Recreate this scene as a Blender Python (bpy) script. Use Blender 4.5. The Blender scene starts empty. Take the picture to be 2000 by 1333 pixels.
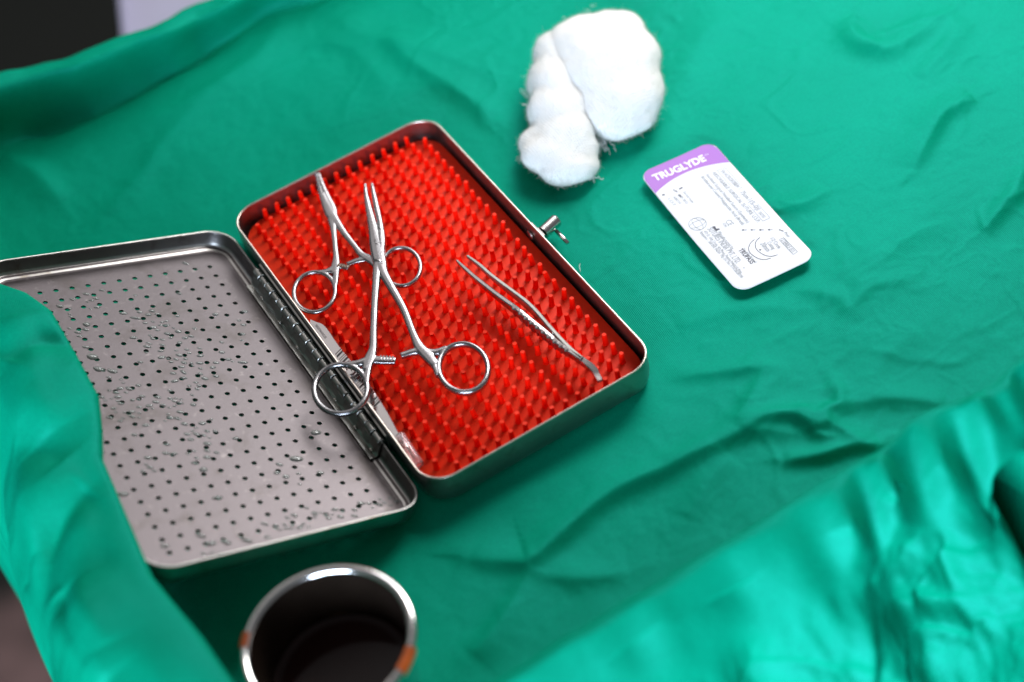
import bpy, bmesh, math, random
import numpy as np
from mathutils import Vector, Matrix, noise as mnoise

random.seed(7)
rng = np.random.default_rng(7)
MM = 0.001
sc = bpy.context.scene
C = sc.collection

# ------------------------------------------------------------------ camera
# recovered camera (rows = camera right, camera down, camera forward), millimetres, table cloth at z = 0
CR = np.array([[0.84868693, -0.50690579, -0.15092054],
               [-0.46990478, -0.59171763, -0.65502652],
               [0.24273439, 0.62683073, -0.74038048]])
CP = np.array([-163.472, -505.149, 549.760])
FPX = 3312.26
cd = bpy.data.cameras.new('camera')
cam = bpy.data.objects.new('camera', cd)
C.objects.link(cam)
cam.matrix_world = Matrix([
    [CR[0][0], -CR[1][0], -CR[2][0], CP[0] * MM],
    [CR[0][1], -CR[1][1], -CR[2][1], CP[1] * MM],
    [CR[0][2], -CR[1][2], -CR[2][2], CP[2] * MM],
    [0, 0, 0, 1]])
cd.sensor_width = 36.0
cd.lens = FPX / 2000 * 36
cd.clip_start = 0.02
cd.clip_end = 50
cd.dof.use_dof = True
cd.dof.focus_distance = 0.742
cd.dof.aperture_fstop = 4.0
cd.dof.aperture_blades = 8
sc.camera = cam

# ------------------------------------------------------------------ world, window lamps (daylight through openings) and added fill lights
w = bpy.data.worlds.new('World'); sc.world = w
w.use_nodes = True
wn = w.node_tree.nodes
wn['Background'].inputs[0].default_value = (0.90, 0.95, 1.0, 1)
wn['Background'].inputs[1].default_value = 0.14

def area(name, loc, target, sx, sy, power, col):
    l = bpy.data.lights.new(name, 'AREA'); l.shape = 'RECTANGLE'
    l.size = sx; l.size_y = sy; l.energy = power; l.color = col
    o = bpy.data.objects.new(name, l); C.objects.link(o)
    o.location = loc
    d = Vector(target) - Vector(loc)
    o.rotation_euler = d.to_track_quat('-Z', 'Y').to_euler()
    return o
area('fill_light_near', (0.46, 0.20, 0.44), (0.25, 0.06, 0), 0.24, 0.24, 3.1, (1.0, 0.99, 0.98))  # added fill light, unseen, brightens the cloth at the upper right
area('window_light_right', (1.25, 1.05, 1.00), (0.1, 0.0, 0), 1.15, 1.0, 26, (0.97, 0.98, 1.0))
area('fill_panel_back', (0.40, 1.65, 1.60), (0.0, 0.0, 0), 1.6, 1.5, 4.5, (1.0, 0.94, 0.93))  # added panel, unseen, gives the instruments something pale to reflect
area('window_light_front', (-1.0, -1.22, 0.30), (-0.05, -0.25, 0.0), 1.1, 0.7, 80, (0.66, 0.80, 1.0))

sc.view_settings.view_transform = 'Standard'
sc.view_settings.look = 'None'
sc.view_settings.exposure = 0.0
sc.view_settings.gamma = 1.0

# ------------------------------------------------------------------ maths helpers
def ray(u, v):
    return CR.T @ np.array([(u - 1000) / FPX, (v - 666.5) / FPX, 1.0])
def at(u, v, z):
    r = ray(u, v); s = (z - CP[2]) / r[2]; return CP + s * r
def atz(u, v, zf):
    z = 15.0
    for _ in range(6):
        p = at(u, v, z); z = zf(p[0], p[1])
    return at(u, v, z)
def onY(u, v, y):
    r = ray(u, v); s = (y - CP[1]) / r[1]; return CP + s * r

# ------------------------------------------------------------------ materials
def newmat(name):
    m = bpy.data.materials.new(name); m.use_nodes = True
    nt = m.node_tree; b = nt.nodes['Principled BSDF']
    return m, nt, b
def nd(nt, t, **kw):
    n = nt.nodes.new(t)
    for k, v in kw.items():
        if k.startswith('i_'):
            n.inputs[k[2:].replace('_', ' ')].default_value = v
        else: setattr(n, k, v)
    return n
def ln(nt, a, ai, b, bi): nt.links.new(a.outputs[ai], b.inputs[bi])

def metal(name, col=(0.60, 0.59, 0.58), rough=0.3, nscale=300, rvar=0.12, bump=0.03, cvar=0.12, aniso=None):
    m, nt, b = newmat(name)
    b.inputs['Metallic'].default_value = 1
    tc = nd(nt, 'ShaderNodeTexCoord')
    n1 = nd(nt, 'ShaderNodeTexNoise'); n1.inputs['Scale'].default_value = nscale; n1.inputs['Detail'].default_value = 6
    n2 = nd(nt, 'ShaderNodeTexNoise'); n2.inputs['Scale'].default_value = nscale * 0.12; n2.inputs['Detail'].default_value = 5
    if aniso:
        mp = nd(nt, 'ShaderNodeMapping'); mp.inputs['Scale'].default_value = aniso
        ln(nt, tc, 'Object', mp, 'Vector'); ln(nt, mp, 'Vector', n1, 'Vector')
    else: ln(nt, tc, 'Object', n1, 'Vector')
    ln(nt, tc, 'Object', n2, 'Vector')
    mr = nd(nt, 'ShaderNodeMapRange'); mr.inputs['To Min'].default_value = rough - rvar; mr.inputs['To Max'].default_value = rough + rvar
    ln(nt, n2, 'Fac', mr, 'Value'); ln(nt, mr, 'Result', b, 'Roughness')
    cr = nd(nt, 'ShaderNodeMix'); cr.data_type = 'RGBA'
    cr.inputs['A'].default_value = tuple(c * (1 - cvar) for c in col) + (1,)
    cr.inputs['B'].default_value = tuple(min(1, c * (1 + cvar)) for c in col) + (1,)
    ln(nt, n2, 'Fac', cr, 'Factor'); ln(nt, cr, 'Result', b, 'Base Color')
    bp = nd(nt, 'ShaderNodeBump'); bp.inputs['Strength'].default_value = bump; bp.inputs['Distance'].default_value = 0.0003
    ln(nt, n1, 'Fac', bp, 'Height'); ln(nt, bp, 'Normal', b, 'Normal')
    return m

def cloth_mat():
    m, nt, b = newmat('green_drape_cotton')
    tc = nd(nt, 'ShaderNodeTexCoord')
    n1 = nd(nt, 'ShaderNodeTexNoise'); n1.inputs['Scale'].default_value = 14; n1.inputs['Detail'].default_value = 5
    ln(nt, tc, 'Object', n1, 'Vector')
    n2 = nd(nt, 'ShaderNodeTexNoise'); n2.inputs['Scale'].default_value = 900; n2.inputs['Detail'].default_value = 3
    ln(nt, tc, 'Object', n2, 'Vector')
    mx = nd(nt, 'ShaderNodeMix'); mx.data_type = 'RGBA'
    mx.inputs['A'].default_value = (0.0, 0.212, 0.108, 1)
    mx.inputs['B'].default_value = (0.0, 0.285, 0.158, 1)
    ln(nt, n1, 'Fac', mx, 'Factor')
    mx2 = nd(nt, 'ShaderNodeMix'); mx2.data_type = 'RGBA'; mx2.blend_type = 'MULTIPLY'; mx2.inputs['Factor'].default_value = 0.35
    ramp = nd(nt, 'ShaderNodeMapRange'); ramp.inputs['From Min'].default_value = 0.35; ramp.inputs['From Max'].default_value = 0.65
    ramp.inputs['To Min'].default_value = 0.7; ramp.inputs['To Max'].default_value = 1.1
    ln(nt, n2, 'Fac', ramp, 'Value')
    ln(nt, mx, 'Result', mx2, 'A'); ln(nt, ramp, 'Result', mx2, 'B')
    ln(nt, mx2, 'Result', b, 'Base Color')
    b.inputs['Roughness'].default_value = 0.44
    b.inputs['Specular IOR Level'].default_value = 0.0
    b.inputs['Specular Tint'].default_value = (0.35, 1.0, 0.95, 1)
    b.inputs['Sheen Weight'].default_value = 0.0
    b.inputs['Sheen Roughness'].default_value = 0.4
    b.inputs['Sheen Tint'].default_value = (0.03, 0.9, 0.75, 1)
    # plain weave: two crossed fine waves
    mp = nd(nt, 'ShaderNodeMapping'); mp.inputs['Rotation'].default_value = (0, 0, 0.12)
    ln(nt, tc, 'Object', mp, 'Vector')
    wv = []
    for d in ('X', 'Y'):
        k = nd(nt, 'ShaderNodeTexWave'); k.bands_direction = d
        k.inputs['Scale'].default_value = 430; k.inputs['Distortion'].default_value = 1.2; k.inputs['Detail'].default_value = 1.5
        ln(nt, mp, 'Vector', k, 'Vector'); wv.append(k)
    ad = nd(nt, 'ShaderNodeMath'); ad.operation = 'ADD'
    ln(nt, wv[0], 'Fac', ad, 0); ln(nt, wv[1], 'Fac', ad, 1)
    ad2 = nd(nt, 'ShaderNodeMath'); ad2.operation = 'ADD'
    ln(nt, ad, 'Value', ad2, 0); ln(nt, n2, 'Fac', ad2, 1)
    bp = nd(nt, 'ShaderNodeBump'); bp.inputs['Strength'].default_value = 0.35; bp.inputs['Distance'].default_value = 0.00018
    ln(nt, ad2, 'Value', bp, 'Height')
    n3 = nd(nt, 'ShaderNodeTexNoise'); n3.inputs['Scale'].default_value = 65; n3.inputs['Detail'].default_value = 4
    ln(nt, tc, 'Object', n3, 'Vector')
    bp2 = nd(nt, 'ShaderNodeBump'); bp2.inputs['Strength'].default_value = 0.25; bp2.inputs['Distance'].default_value = 0.002
    ln(nt, n3, 'Fac', bp2, 'Height'); ln(nt, bp, 'Normal', bp2, 'Normal')
    ln(nt, bp2, 'Normal', b, 'Normal')
    gl = nd(nt, 'ShaderNodeBsdfGlossy'); gl.inputs['Color'].default_value = (0.10, 0.92, 0.95, 1); gl.inputs['Roughness'].default_value = 0.54
    ln(nt, bp2, 'Normal', gl, 'Normal')
    ms = nd(nt, 'ShaderNodeMixShader'); ms.inputs['Fac'].default_value = 0.042
    ln(nt, b, 'BSDF', ms, 1); ln(nt, gl, 'BSDF', ms, 2)
    ln(nt, ms, 'Shader', nt.nodes['Material Output'], 'Surface')
    return m

def plain(name, col, rough=0.5, spec=0.5, var=0.0, nscale=200, **kw):
    m, nt, b = newmat(name)
    b.inputs['Roughness'].default_value = rough
    b.inputs['Specular IOR Level'].default_value = spec
    for k, v in kw.items(): b.inputs[k.replace('_', ' ')].default_value = v
    if var:
        tc = nd(nt, 'ShaderNodeTexCoord'); n = nd(nt, 'ShaderNodeTexNoise'); n.inputs['Scale'].default_value = nscale; n.inputs['Detail'].default_value = 5
        ln(nt, tc, 'Object', n, 'Vector')
        mx = nd(nt, 'ShaderNodeMix'); mx.data_type = 'RGBA'
        mx.inputs['A'].default_value = tuple(max(0, c * (1 - var)) for c in col) + (1,)
        mx.inputs['B'].default_value = tuple(min(1, c * (1 + var)) for c in col) + (1,)
        ln(nt, n, 'Fac', mx, 'Factor'); ln(nt, mx, 'Result', b, 'Base Color')
    else: b.inputs['Base Color'].default_value = tuple(col) + (1,)
    return m

M_cloth = cloth_mat()
M_case = metal('brushed_steel_case', (0.42, 0.40, 0.38), 0.34, 500, 0.08, 0.05, 0.10)
M_lid = metal('matt_steel_lid', (0.088, 0.076, 0.077), 0.40, 700, 0.07, 0.16, 0.16)
def stain(m, col, sc_, thr, amt):
    nt = m.node_tree; b = nt.nodes['Principled BSDF']; l = b.inputs['Base Color'].links[0]; src = l.from_socket
    tc = nd(nt, 'ShaderNodeTexCoord'); n = nd(nt, 'ShaderNodeTexNoise'); n.inputs['Scale'].default_value = sc_; n.inputs['Detail'].default_value = 8; n.inputs['Roughness'].default_value = .65; n.inputs['Distortion'].default_value = .4
    nt.links.new(tc.outputs['Object'], n.inputs['Vector'])
    r = nd(nt, 'ShaderNodeMapRange'); r.inputs['From Min'].default_value = thr; r.inputs['From Max'].default_value = thr + .12; r.inputs['To Max'].default_value = amt
    nt.links.new(n.outputs['Fac'], r.inputs['Value'])
    x = nd(nt, 'ShaderNodeMix'); x.data_type = 'RGBA'; x.inputs['B'].default_value = col + (1,)
    nt.links.new(r.outputs['Result'], x.inputs['Factor']); nt.links.new(src, x.inputs['A']); nt.links.new(x.outputs['Result'], b.inputs['Base Color'])
stain(M_lid, (0.055, 0.047, 0.042), 38, .54, .5)
stain(M_lid, (0.17, 0.15, 0.145), 260, .60, .6)
stain(M_case, (0.22, 0.17, 0.12), 60, .55, .6)
M_rim = metal('worn_steel_edge', (0.62, 0.55, 0.48), 0.34, 500, 0.05, 0.02, 0.06)
M_hinge = metal('dull_hinge_steel', (0.40, 0.39, 0.36), 0.36, 500, 0.10, 0.08, 0.2)
M_instr = metal('satin_instrument_steel', (0.36, 0.345, 0.35), 0.27, 900, 0.07, 0.06, 0.08)
M_bright = metal('bright_instrument_steel', (0.66, 0.62, 0.61), 0.20, 900, 0.06, 0.03, 0.05)
M_tw = metal('tweezer_steel', (0.50, 0.46, 0.45), 0.20, 900, 0.06, 0.03, 0.05)
M_mug = metal('polished_mug_steel', (0.72, 0.70, 0.68), 0.16, 200, 0.04, 0.01, 0.05)
M_sil = plain('red_silicone', (0.86, 0.009, 0.002), 0.6, 0.05, 0.06, 150, Specular_Tint=(1, .5, .4, 1))
M_tip = plain('lit_silicone_tip', (0.88, 0.035, 0.010), 0.6, 0.15)  # same silicone; light from above put into the colour of the pin tops
M_matm = plain('orange_red_silicone_sheet', (0.74, 0.028, 0.004), 0.6, 0.15, 0.10, 400)
M_engr = plain('dark_engraving', (0.06, 0.05, 0.05), 0.6)
M_gauze = None

def gauze_mat():
    m, nt, b = newmat('white_cotton_gauze')
    b.inputs['Base Color'].default_value = (0.82, 0.80, 0.765, 1)
    b.inputs['Roughness'].default_value = 0.9
    b.inputs['Specular IOR Level'].default_value = 0.1
    b.inputs['Subsurface Weight'].default_value = 0.5
    b.inputs['Subsurface Radius'].default_value = (1, 0.95, 0.9)
    b.inputs['Subsurface Scale'].default_value = 0.006
    tc = nd(nt, 'ShaderNodeTexCoord')
    hs = []
    for d in ('X', 'Y'):
        k = nd(nt, 'ShaderNodeTexWave'); k.bands_direction = d
        k.inputs['Scale'].default_value = 260; k.inputs['Distortion'].default_value = 4; k.inputs['Detail'].default_value = 3; k.inputs['Detail Scale'].default_value = 0.4
        ln(nt, tc, 'Object', k, 'Vector'); hs.append(k)
    n = nd(nt, 'ShaderNodeTexNoise'); n.inputs['Scale'].default_value = 130; n.inputs['Detail'].default_value = 6
    ln(nt, tc, 'Object', n, 'Vector')
    ad = nd(nt, 'ShaderNodeMath'); ad.operation = 'ADD'; ln(nt, hs[0], 'Fac', ad, 0); ln(nt, hs[1], 'Fac', ad, 1)
    mu = nd(nt, 'ShaderNodeMath'); mu.operation = 'MULTIPLY_ADD'; mu.inputs[1].default_value = 0.25
    ln(nt, ad, 'Value', mu, 0); ln(nt, n, 'Fac', mu, 2)
    bp = nd(nt, 'ShaderNodeBump'); bp.inputs['Strength'].default_value = 0.75; bp.inputs['Distance'].default_value = 0.0012
    mp = nd(nt, 'ShaderNodeMapping'); mp.inputs['Rotation'].default_value = (0, .3, 0.5); mp.inputs['Scale'].default_value = (1, .28, .6)
    ln(nt, tc, 'Object', mp, 'Vector')
    nf = nd(nt, 'ShaderNodeTexNoise'); nf.inputs['Scale'].default_value = 95; nf.inputs['Detail'].default_value = 5; nf.inputs['Distortion'].default_value = .6
    ln(nt, mp, 'Vector', nf, 'Vector')
    bf = nd(nt, 'ShaderNodeBump'); bf.inputs['Strength'].default_value = 0.25; bf.inputs['Distance'].default_value = 0.005
    ln(nt, nf, 'Fac', bf, 'Height'); ln(nt, bf, 'Normal', bp, 'Normal')
    ln(nt, mu, 'Value', bp, 'Height'); ln(nt, bp, 'Normal', b, 'Normal')
    return m
M_gauze = gauze_mat()

# ------------------------------------------------------------------ object helpers
def tag(o, label=None, cat=None, group=None, kind=None):
    if label: o['label'] = label
    if cat: o['category'] = cat
    if group: o['group'] = group
    if kind: o['kind'] = kind
    return o
def empty(name, loc, label, cat, group=None):
    o = bpy.data.objects.new(name, None); C.objects.link(o)
    o.location = tuple(c * MM for c in loc); o.empty_display_size = 0.01
    return tag(o, label, cat, group)
def link(name, me, mat, parent=None, smooth=True):
    me.validate()
    if mat and not me.materials: me.materials.append(mat)
    if smooth and len(me.polygons): me.polygons.foreach_set('use_smooth', [True] * len(me.polygons))
    o = bpy.data.objects.new(name, me); C.objects.link(o)
    if parent:
        o.parent = parent
        p = parent; loc = Vector((0, 0, 0))
        while p: loc += p.location; p = p.parent
        o.location = -loc
    return o
def mesh(name, verts, faces, mat, parent=None, smooth=True, autos=None):
    me = bpy.data.meshes.new(name)
    me.from_pydata([tuple(float(c) * MM for c in v) for v in verts], [], [tuple(f) for f in faces])
    me.update()
    o = link(name, me, mat, parent, smooth)
    if autos:
        me.set_sharp_from_angle(angle=math.radians(autos))
    return o
class MB:
    def __init__(s): s.v = []; s.f = []
    def add(s, vs, fs):
        n = len(s.v); s.v += [tuple(v) for v in vs]; s.f += [tuple(i + n for i in f) for f in fs]
    def loft(s, rings, closed=True, cap0=False, cap1=False):
        n = len(s.v); k = len(rings[0])
        for r in rings: s.v += [tuple(p) for p in r]
        for i in range(len(rings) - 1):
            for j in range(k if closed else k - 1):
                a = n + i * k + j; b = n + i * k + (j + 1) % k
                s.f.append((a, b, b + k, a + k))
        if cap0: s.f.append(tuple(n + j for j in range(k))[::-1])
        if cap1: s.f.append(tuple(n + (len(rings) - 1) * k + j for j in range(k)))
    def tube(s, path, rad, seg=10, cap=True, closed=False, up=(0, 0, 1), flat=None):
        """path of 3-D points, rad = list of (half width, half thickness)"""
        P = [np.array(p, float) for p in path]; n = len(P); rings = []
        up = np.array(up, float)
        for i in range(n):
            if closed: t = P[(i + 1) % n] - P[i - 1]
            else: t = P[min(n - 1, i + 1)] - P[max(0, i - 1)]
            t /= np.linalg.norm(t) + 1e-9
            sd = np.cross(t, up); sd /= np.linalg.norm(sd) + 1e-9
            nn = np.cross(sd, t)
            r = rad[i] if isinstance(rad, list) else rad
            if not isinstance(r, (tuple, list)): r = (r, r)
            ring = []
            for k in range(seg):
                a = 2 * math.pi * k / seg
                c, q = math.cos(a), math.sin(a)
                e = 0.7 if flat else 1.0
                c = math.copysign(abs(c) ** e, c); q = math.copysign(abs(q) ** e, q)
                ring.append(P[i] + sd * (c * r[0]) + nn * (q * r[1]))
            rings.append(ring)
        if closed: rings.append(rings[0])
        s.loft(rings, True, cap and not closed, cap and not closed)
    def box(s, c, sx, sy, sz, ax=None):
        c = np.array(c, float)
        ax = np.eye(3) if ax is None else np.array(ax, float)
        vs = [c + ax[0] * (sx * a) + ax[1] * (sy * b) + ax[2] * (sz * d) for a in (-.5, .5) for b in (-.5, .5) for d in (-.5, .5)]
        s.add(vs, [(0, 1, 3, 2), (4, 6, 7, 5), (0, 4, 5, 1), (2, 3, 7, 6), (0, 2, 6, 4), (1, 5, 7, 3)])
    def build(s, name, mat, parent=None, smooth=True, autos=None):
        return mesh(name, s.v, s.f, mat, parent, smooth, autos)
def rrect(hx, hy, r, seg=7, cx=0, cy=0):
    pts = []
    for sx, sy, a0 in ((1, 1, 0), (-1, 1, 90), (-1, -1, 180), (1, -1, 270)):
        for k in range(seg + 1):
            a = math.radians(a0 + 90 * k / seg)
            pts.append((cx + sx * (hx - r) + r * math.cos(a), cy + sy * (hy - r) + r * math.sin(a)))
    # subdivide the straights
    out = []
    n = len(pts)
    for i in range(n):
        a, b = pts[i], pts[(i + 1) % n]
        d = math.hypot(b[0] - a[0], b[1] - a[1])
        m = max(1, int(d / 8))
        for k in range(m): out.append((a[0] + (b[0] - a[0]) * k / m, a[1] + (b[1] - a[1]) * k / m))
    return out
def spline(pts, n=12):
    P = [np.array(p, float) for p in pts]; out = []
    for i in range(len(P) - 1):
        p0 = P[max(0, i - 1)]; p1 = P[i]; p2 = P[i + 1]; p3 = P[min(len(P) - 1, i + 2)]
        for k in range(n):
            t = k / n
            out.append(0.5 * ((2 * p1) + (-p0 + p2) * t + (2 * p0 - 5 * p1 + 4 * p2 - p3) * t * t + (-p0 + 3 * p1 - 3 * p2 + p3) * t ** 3))
    out.append(P[-1]); return out

# vectorised value noise
_perm = rng.random((256, 256))
def vnoise(x, y):
    xi = np.floor(x).astype(int); yi = np.floor(y).astype(int)
    xf = x - xi; yf = y - yi
    u = xf * xf * xf * (xf * (xf * 6 - 15) + 10); v = yf * yf * yf * (yf * (yf * 6 - 15) + 10)
    g = lambda a, b: _perm[a % 256, b % 256]
    return ((g(xi, yi) * (1 - u) + g(xi + 1, yi) * u) * (1 - v) + (g(xi, yi + 1) * (1 - u) + g(xi + 1, yi + 1) * u) * v) * 2 - 1
def fbm(x, y, o=4):
    s = 0; a = 1
    for k in range(o):
        s = s + a * vnoise(x * 2 ** k + 17.3 * k, y * 2 ** k + 5.1 * k); a *= 0.5
    return s
def sm(a, b, x):
    t = np.clip((x - a) / (b - a), 0, 1); return t * t * (3 - 2 * t)

# ------------------------------------------------------------------ the room seen past the table: floor and a pale cabinet
def build_room():
    mb = MB(); mb.add([(-3000, -2500, -900), (4000, -2500, -900), (4000, 5000, -900), (-3000, 5000, -900)], [(0, 1, 2, 3)])
    m = plain('dark_stained_floor', (0.042, 0.026, 0.020), 0.6, 0.3, 0.75, 3)
    nt = m.node_tree; b = nt.nodes['Principled BSDF']
    tc = nd(nt, 'ShaderNodeTexCoord'); sx = nd(nt, 'ShaderNodeSeparateXYZ'); ln(nt, tc, 'Object', sx, 'Vector')
    n = nd(nt, 'ShaderNodeTexNoise'); n.inputs['Scale'].default_value = 7; ln(nt, tc, 'Object', n, 'Vector')
    a1 = nd(nt, 'ShaderNodeMath'); a1.operation = 'MULTIPLY_ADD'; a1.inputs[1].default_value = 1.0; ln(nt, n, 'Fac', a1, 0); ln(nt, sx, 'Y', a1, 2)
    mr = nd(nt, 'ShaderNodeMapRange'); mr.inputs['From Min'].default_value = 1.0; mr.inputs['From Max'].default_value = 1.35
    ln(nt, a1, 'Value', mr, 'Value')
    mx = nd(nt, 'ShaderNodeMix'); mx.data_type = 'RGBA'; mx.inputs['A'].default_value = (.17, .095, .08, 1); mx.inputs['B'].default_value = (.010, .010, .007, 1)
    ln(nt, mr, 'Result', mx, 'Factor'); ln(nt, mx, 'Result', b, 'Base Color')
    tag(mb.build('floor', m), kind='structure')
    # pale cabinet standing behind the table, its edge is the near-vertical boundary at the top left of the frame
    zt = -230
    a = at(224, -60, zt); b = at(238, 90, zt)
    yv = a - b; yv[2] = 0; L_ = np.linalg.norm(yv); yv /= L_; xv = np.array((yv[1], -yv[0], 0.0))
    m2 = plain('pale_lavender_painted_board', (0.44, 0.42, 0.54), 0.6, 0.3, 0.03, 3)
    c0 = b - yv * 20
    W_, D_ = 520, L_ + 260
    c = c0 + xv * W_ / 2 + yv * D_ / 2
    e = empty('cabinet', (c[0], c[1], -900), 'pale lavender-grey cabinet standing on the dark floor behind the draped table', 'cabinet')
    def RR(z, g): return [tuple(c + xv * p[0] + yv * p[1] + np.array((0, 0, z - zt))) for p in rrect(W_ / 2 - g, D_ / 2 - g, 6, 3)]
    mb = MB(); mb.loft([RR(-850, 8), RR(-256, 8), RR(-254, 10)], True, True, True); mb.build('carcass', m2, e, autos=40)
    mb = MB(); mb.loft([RR(-252, 0), RR(-232, 0), RR(-230, 2)], True, True, True); mb.build('top_panel', m2, e, autos=40)
    mf = plain('black_feet', (0.02, 0.02, 0.02))
    for sx in (-1, 1):
        for sy in (-1, 1):
            mb = MB(); mb.box(c + xv * sx * (W_ / 2 - 40) + yv * sy * (D_ / 2 - 40) + np.array((0, 0, -875 - zt)), 30, 30, 50); mb.build('foot', mf, e, False)
build_room()

# ------------------------------------------------------------------ the green surgical drape over its tray table
def build_drape():
    # profile across x: floor x, inner height, drop
    def dense(a, b, n): return list(np.linspace(a, b, n, endpoint=False))
    # left side goes: outside drop -> crest -> overhanging lip -> wall -> floor
    # param tables (s, x, h, drop)
    L = [(0, -222, 56, -300), (1, -218, 56, -180), (2, -214, 56, -90), (3, -209, 56, -42), (4, -204, 56, -17), (5, -197, 58, -5), (6, -189, 62, 0),
         (7, -177, 65, 0), (8, -166, 65, 0), (9, -157.5, 62.5, 0), (10, -155.5, 58, 0), (11, -159, 54, 0), (12, -168, 46, 0), (13, -171, 30, 0), (14, -169, 12, 0), (15, -161, 2, 0), (16, -150, 0, 0)]
    L = np.array(L, float)
    s = np.linspace(0, 16, 150)
    def cub(t, y):
        out = np.empty_like(s)
        for i, q in enumerate(s):
            k = min(int(q), 15); f = q - k
            p0, p1, p2, p3 = y[max(0, k - 1)], y[k], y[k + 1], y[min(16, k + 2)]
            out[i] = 0.5 * (2 * p1 + (p2 - p0) * f + (2 * p0 - 5 * p1 + 4 * p2 - p3) * f * f + (3 * p1 - 3 * p2 + p3 - p0) * f ** 3)
        return out
    xl, hl, dl = cub(s, L[:, 1]), cub(s, L[:, 2]), cub(s, L[:, 3])
    xf = np.linspace(-149, 385, 480)
    xr = np.linspace(386, 450, 40)
    hr = 40 * sm(386, 402, xr); dr = -260 * sm(420, 450, xr)
    X = np.r_[xl, xf, xr]; HX = np.r_[hl, np.zeros(len(xf)), hr]; DX = np.r_[np.minimum(dl, 0), np.zeros(len(xf)), dr]
    LW = np.r_[np.ones(len(xl)) * 1.0, np.zeros(len(xf) + len(xr))]          # weight of the left lip features
    LW[:len(xl)] = sm(13.2, 10.5, s) * 1.0
    # y profile: front drop -> crest -> wall -> floor -> back
    F = [(-300, 44, -330), (-296, 44, -230), (-288, 44, -150), (-276, 44, -95), (-262, 44, -60), (-250, 44, -40), (-238, 44, -21), (-226, 45, -8), (-217, 46, -1.5), (-212, 46.8, 0), (-207.5, 44, 0), (-206, 36, 0), (-205, 20, 0), (-202, 7, 0), (-195, 1, 0), (-186, 0, 0)]
    F = np.array(F, float); sf = np.linspace(0, len(F) - 1, 230)
    def cub2(y):
        out = np.empty_like(sf); n = len(y) - 1
        for i, q in enumerate(sf):
            k = min(int(q), n - 1); f = q - k
            p0, p1, p2, p3 = y[max(0, k - 1)], y[k], y[k + 1], y[min(n, k + 2)]
            out[i] = 0.5 * (2 * p1 + (p2 - p0) * f + (2 * p0 - 5 * p1 + 4 * p2 - p3) * f * f + (3 * p1 - 3 * p2 + p3 - p0) * f ** 3)
        return out
    yf, hf, df = cub2(F[:, 0]), cub2(F[:, 1]), np.minimum(cub2(F[:, 2]), 0)
    ym = np.linspace(-185, 225, 400)
    yb = np.linspace(226, 330, 100)
    hb = 30 * sm(243, 257, yb); db = -300 * sm(261, 312, yb) ** 1.15
    Y = np.r_[yf, ym, yb]; HY = np.r_[hf, np.zeros(len(ym)), hb]; DY = np.r_[df, np.zeros(len(ym)), db]
    FD = np.r_[np.interp(sf, np.arange(len(F)), np.linspace(1, 0, len(F))), np.zeros(len(ym) + len(yb))]
    XX, YY = np.meshgrid(X, Y)
    HXX, HYY = np.meshgrid(HX, HY); DXX, DYY = np.meshgrid(DX, DY)
    LWW = np.tile(LW, (len(Y), 1)); FDD = np.tile(FD[:, None], (1, len(X)))
    x0, y0 = XX.copy(), YY.copy()
    k = 0.25
    H = np.maximum(HXX, HYY)
    D = np.minimum(DXX, DYY)
    HYY = np.where(YY > 220, HYY * np.clip((20.5 + 0.11 * np.clip(-XX, -20, 120)) / 30, .7, 1.15), HYY); H = np.maximum(HXX, HYY)
    Z = H + D
    infloor = (1 - sm(0, 8, H)) * (D > -0.5)
    # --- gentle undulation of the whole cloth
    Z += infloor * (1.3 * fbm(x0 / 70 + 3, y0 / 70 + 9, 2)) * sm(0, 60, np.hypot(np.maximum(0, np.abs(x0 + 20) - 140), np.maximum(0, np.abs(y0) - 100)) + 15)
    Z += infloor * 0.16 * fbm(x0 / 12, y0 / 19, 3)
    # ridged random creases
    rg = 1 - np.abs(fbm(x0 / 55 + 1.7 + 0.5 * vnoise(x0 / 30, y0 / 30), y0 / 38 + 4.2, 3))
    Z += infloor * 1.1 * np.clip(rg - 0.74, 0, 1) * 1.6 * sm(-120, 160, x0)
    # rise of the right, towards the lit corner
    def crease(pts, amp, w1, w2, z=2.0, sel=None):
        """raised soft ridge along a line; w1/w2: half widths to its left/right (mm)"""
        nonlocal Z
        P = np.array([at(u, v, z)[:2] for u, v in pts])
        P = np.array([q for q in spline([(a[0], a[1], 0) for a in P], 6)])[:, :2]
        best = np.full(XX.shape, 1e9); sgn = np.zeros(XX.shape); tt = np.zeros(XX.shape)
        n = len(P) - 1
        lo = P.min(0) - 5 * max(w1, w2); hi = P.max(0) + 5 * max(w1, w2)
        msk = (x0 > lo[0]) & (x0 < hi[0]) & (y0 > lo[1]) & (y0 < hi[1])
        px, py = x0[msk], y0[msk]
        b = np.full(px.shape, 1e9); sg = np.zeros(px.shape); t_ = np.zeros(px.shape)
        for i in range(n):
            d = P[i + 1] - P[i]; l2 = d @ d + 1e-9
            t = np.clip(((px - P[i, 0]) * d[0] + (py - P[i, 1]) * d[1]) / l2, 0, 1)
            ex = px - P[i, 0] - t * d[0]; ey = py - P[i, 1] - t * d[1]
            dist = np.hypot(ex, ey); m = dist < b
            b[m] = dist[m]; sg[m] = (d[0] * ey - d[1] * ex)[m]; t_[m] = (i + t[m]) / n
        wdt = np.where(sg > 0, w1, w2)
        prof = np.exp(-(b / wdt) ** 1.6) * np.sin(np.pi * np.clip(t_, 0.02, 0.98)) ** 0.5
        wgt = (infloor if sel is None else sel)[msk]
        zz = Z[msk]; zz += amp * prof * wgt; Z[msk] = zz
    crease([(-80, 300), (0, 266), (60, 256), (110, 240), (220, 190), (330, 130), (420, 80), (520, 10), (600, -40)], -6.0, 6, 5)
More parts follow.
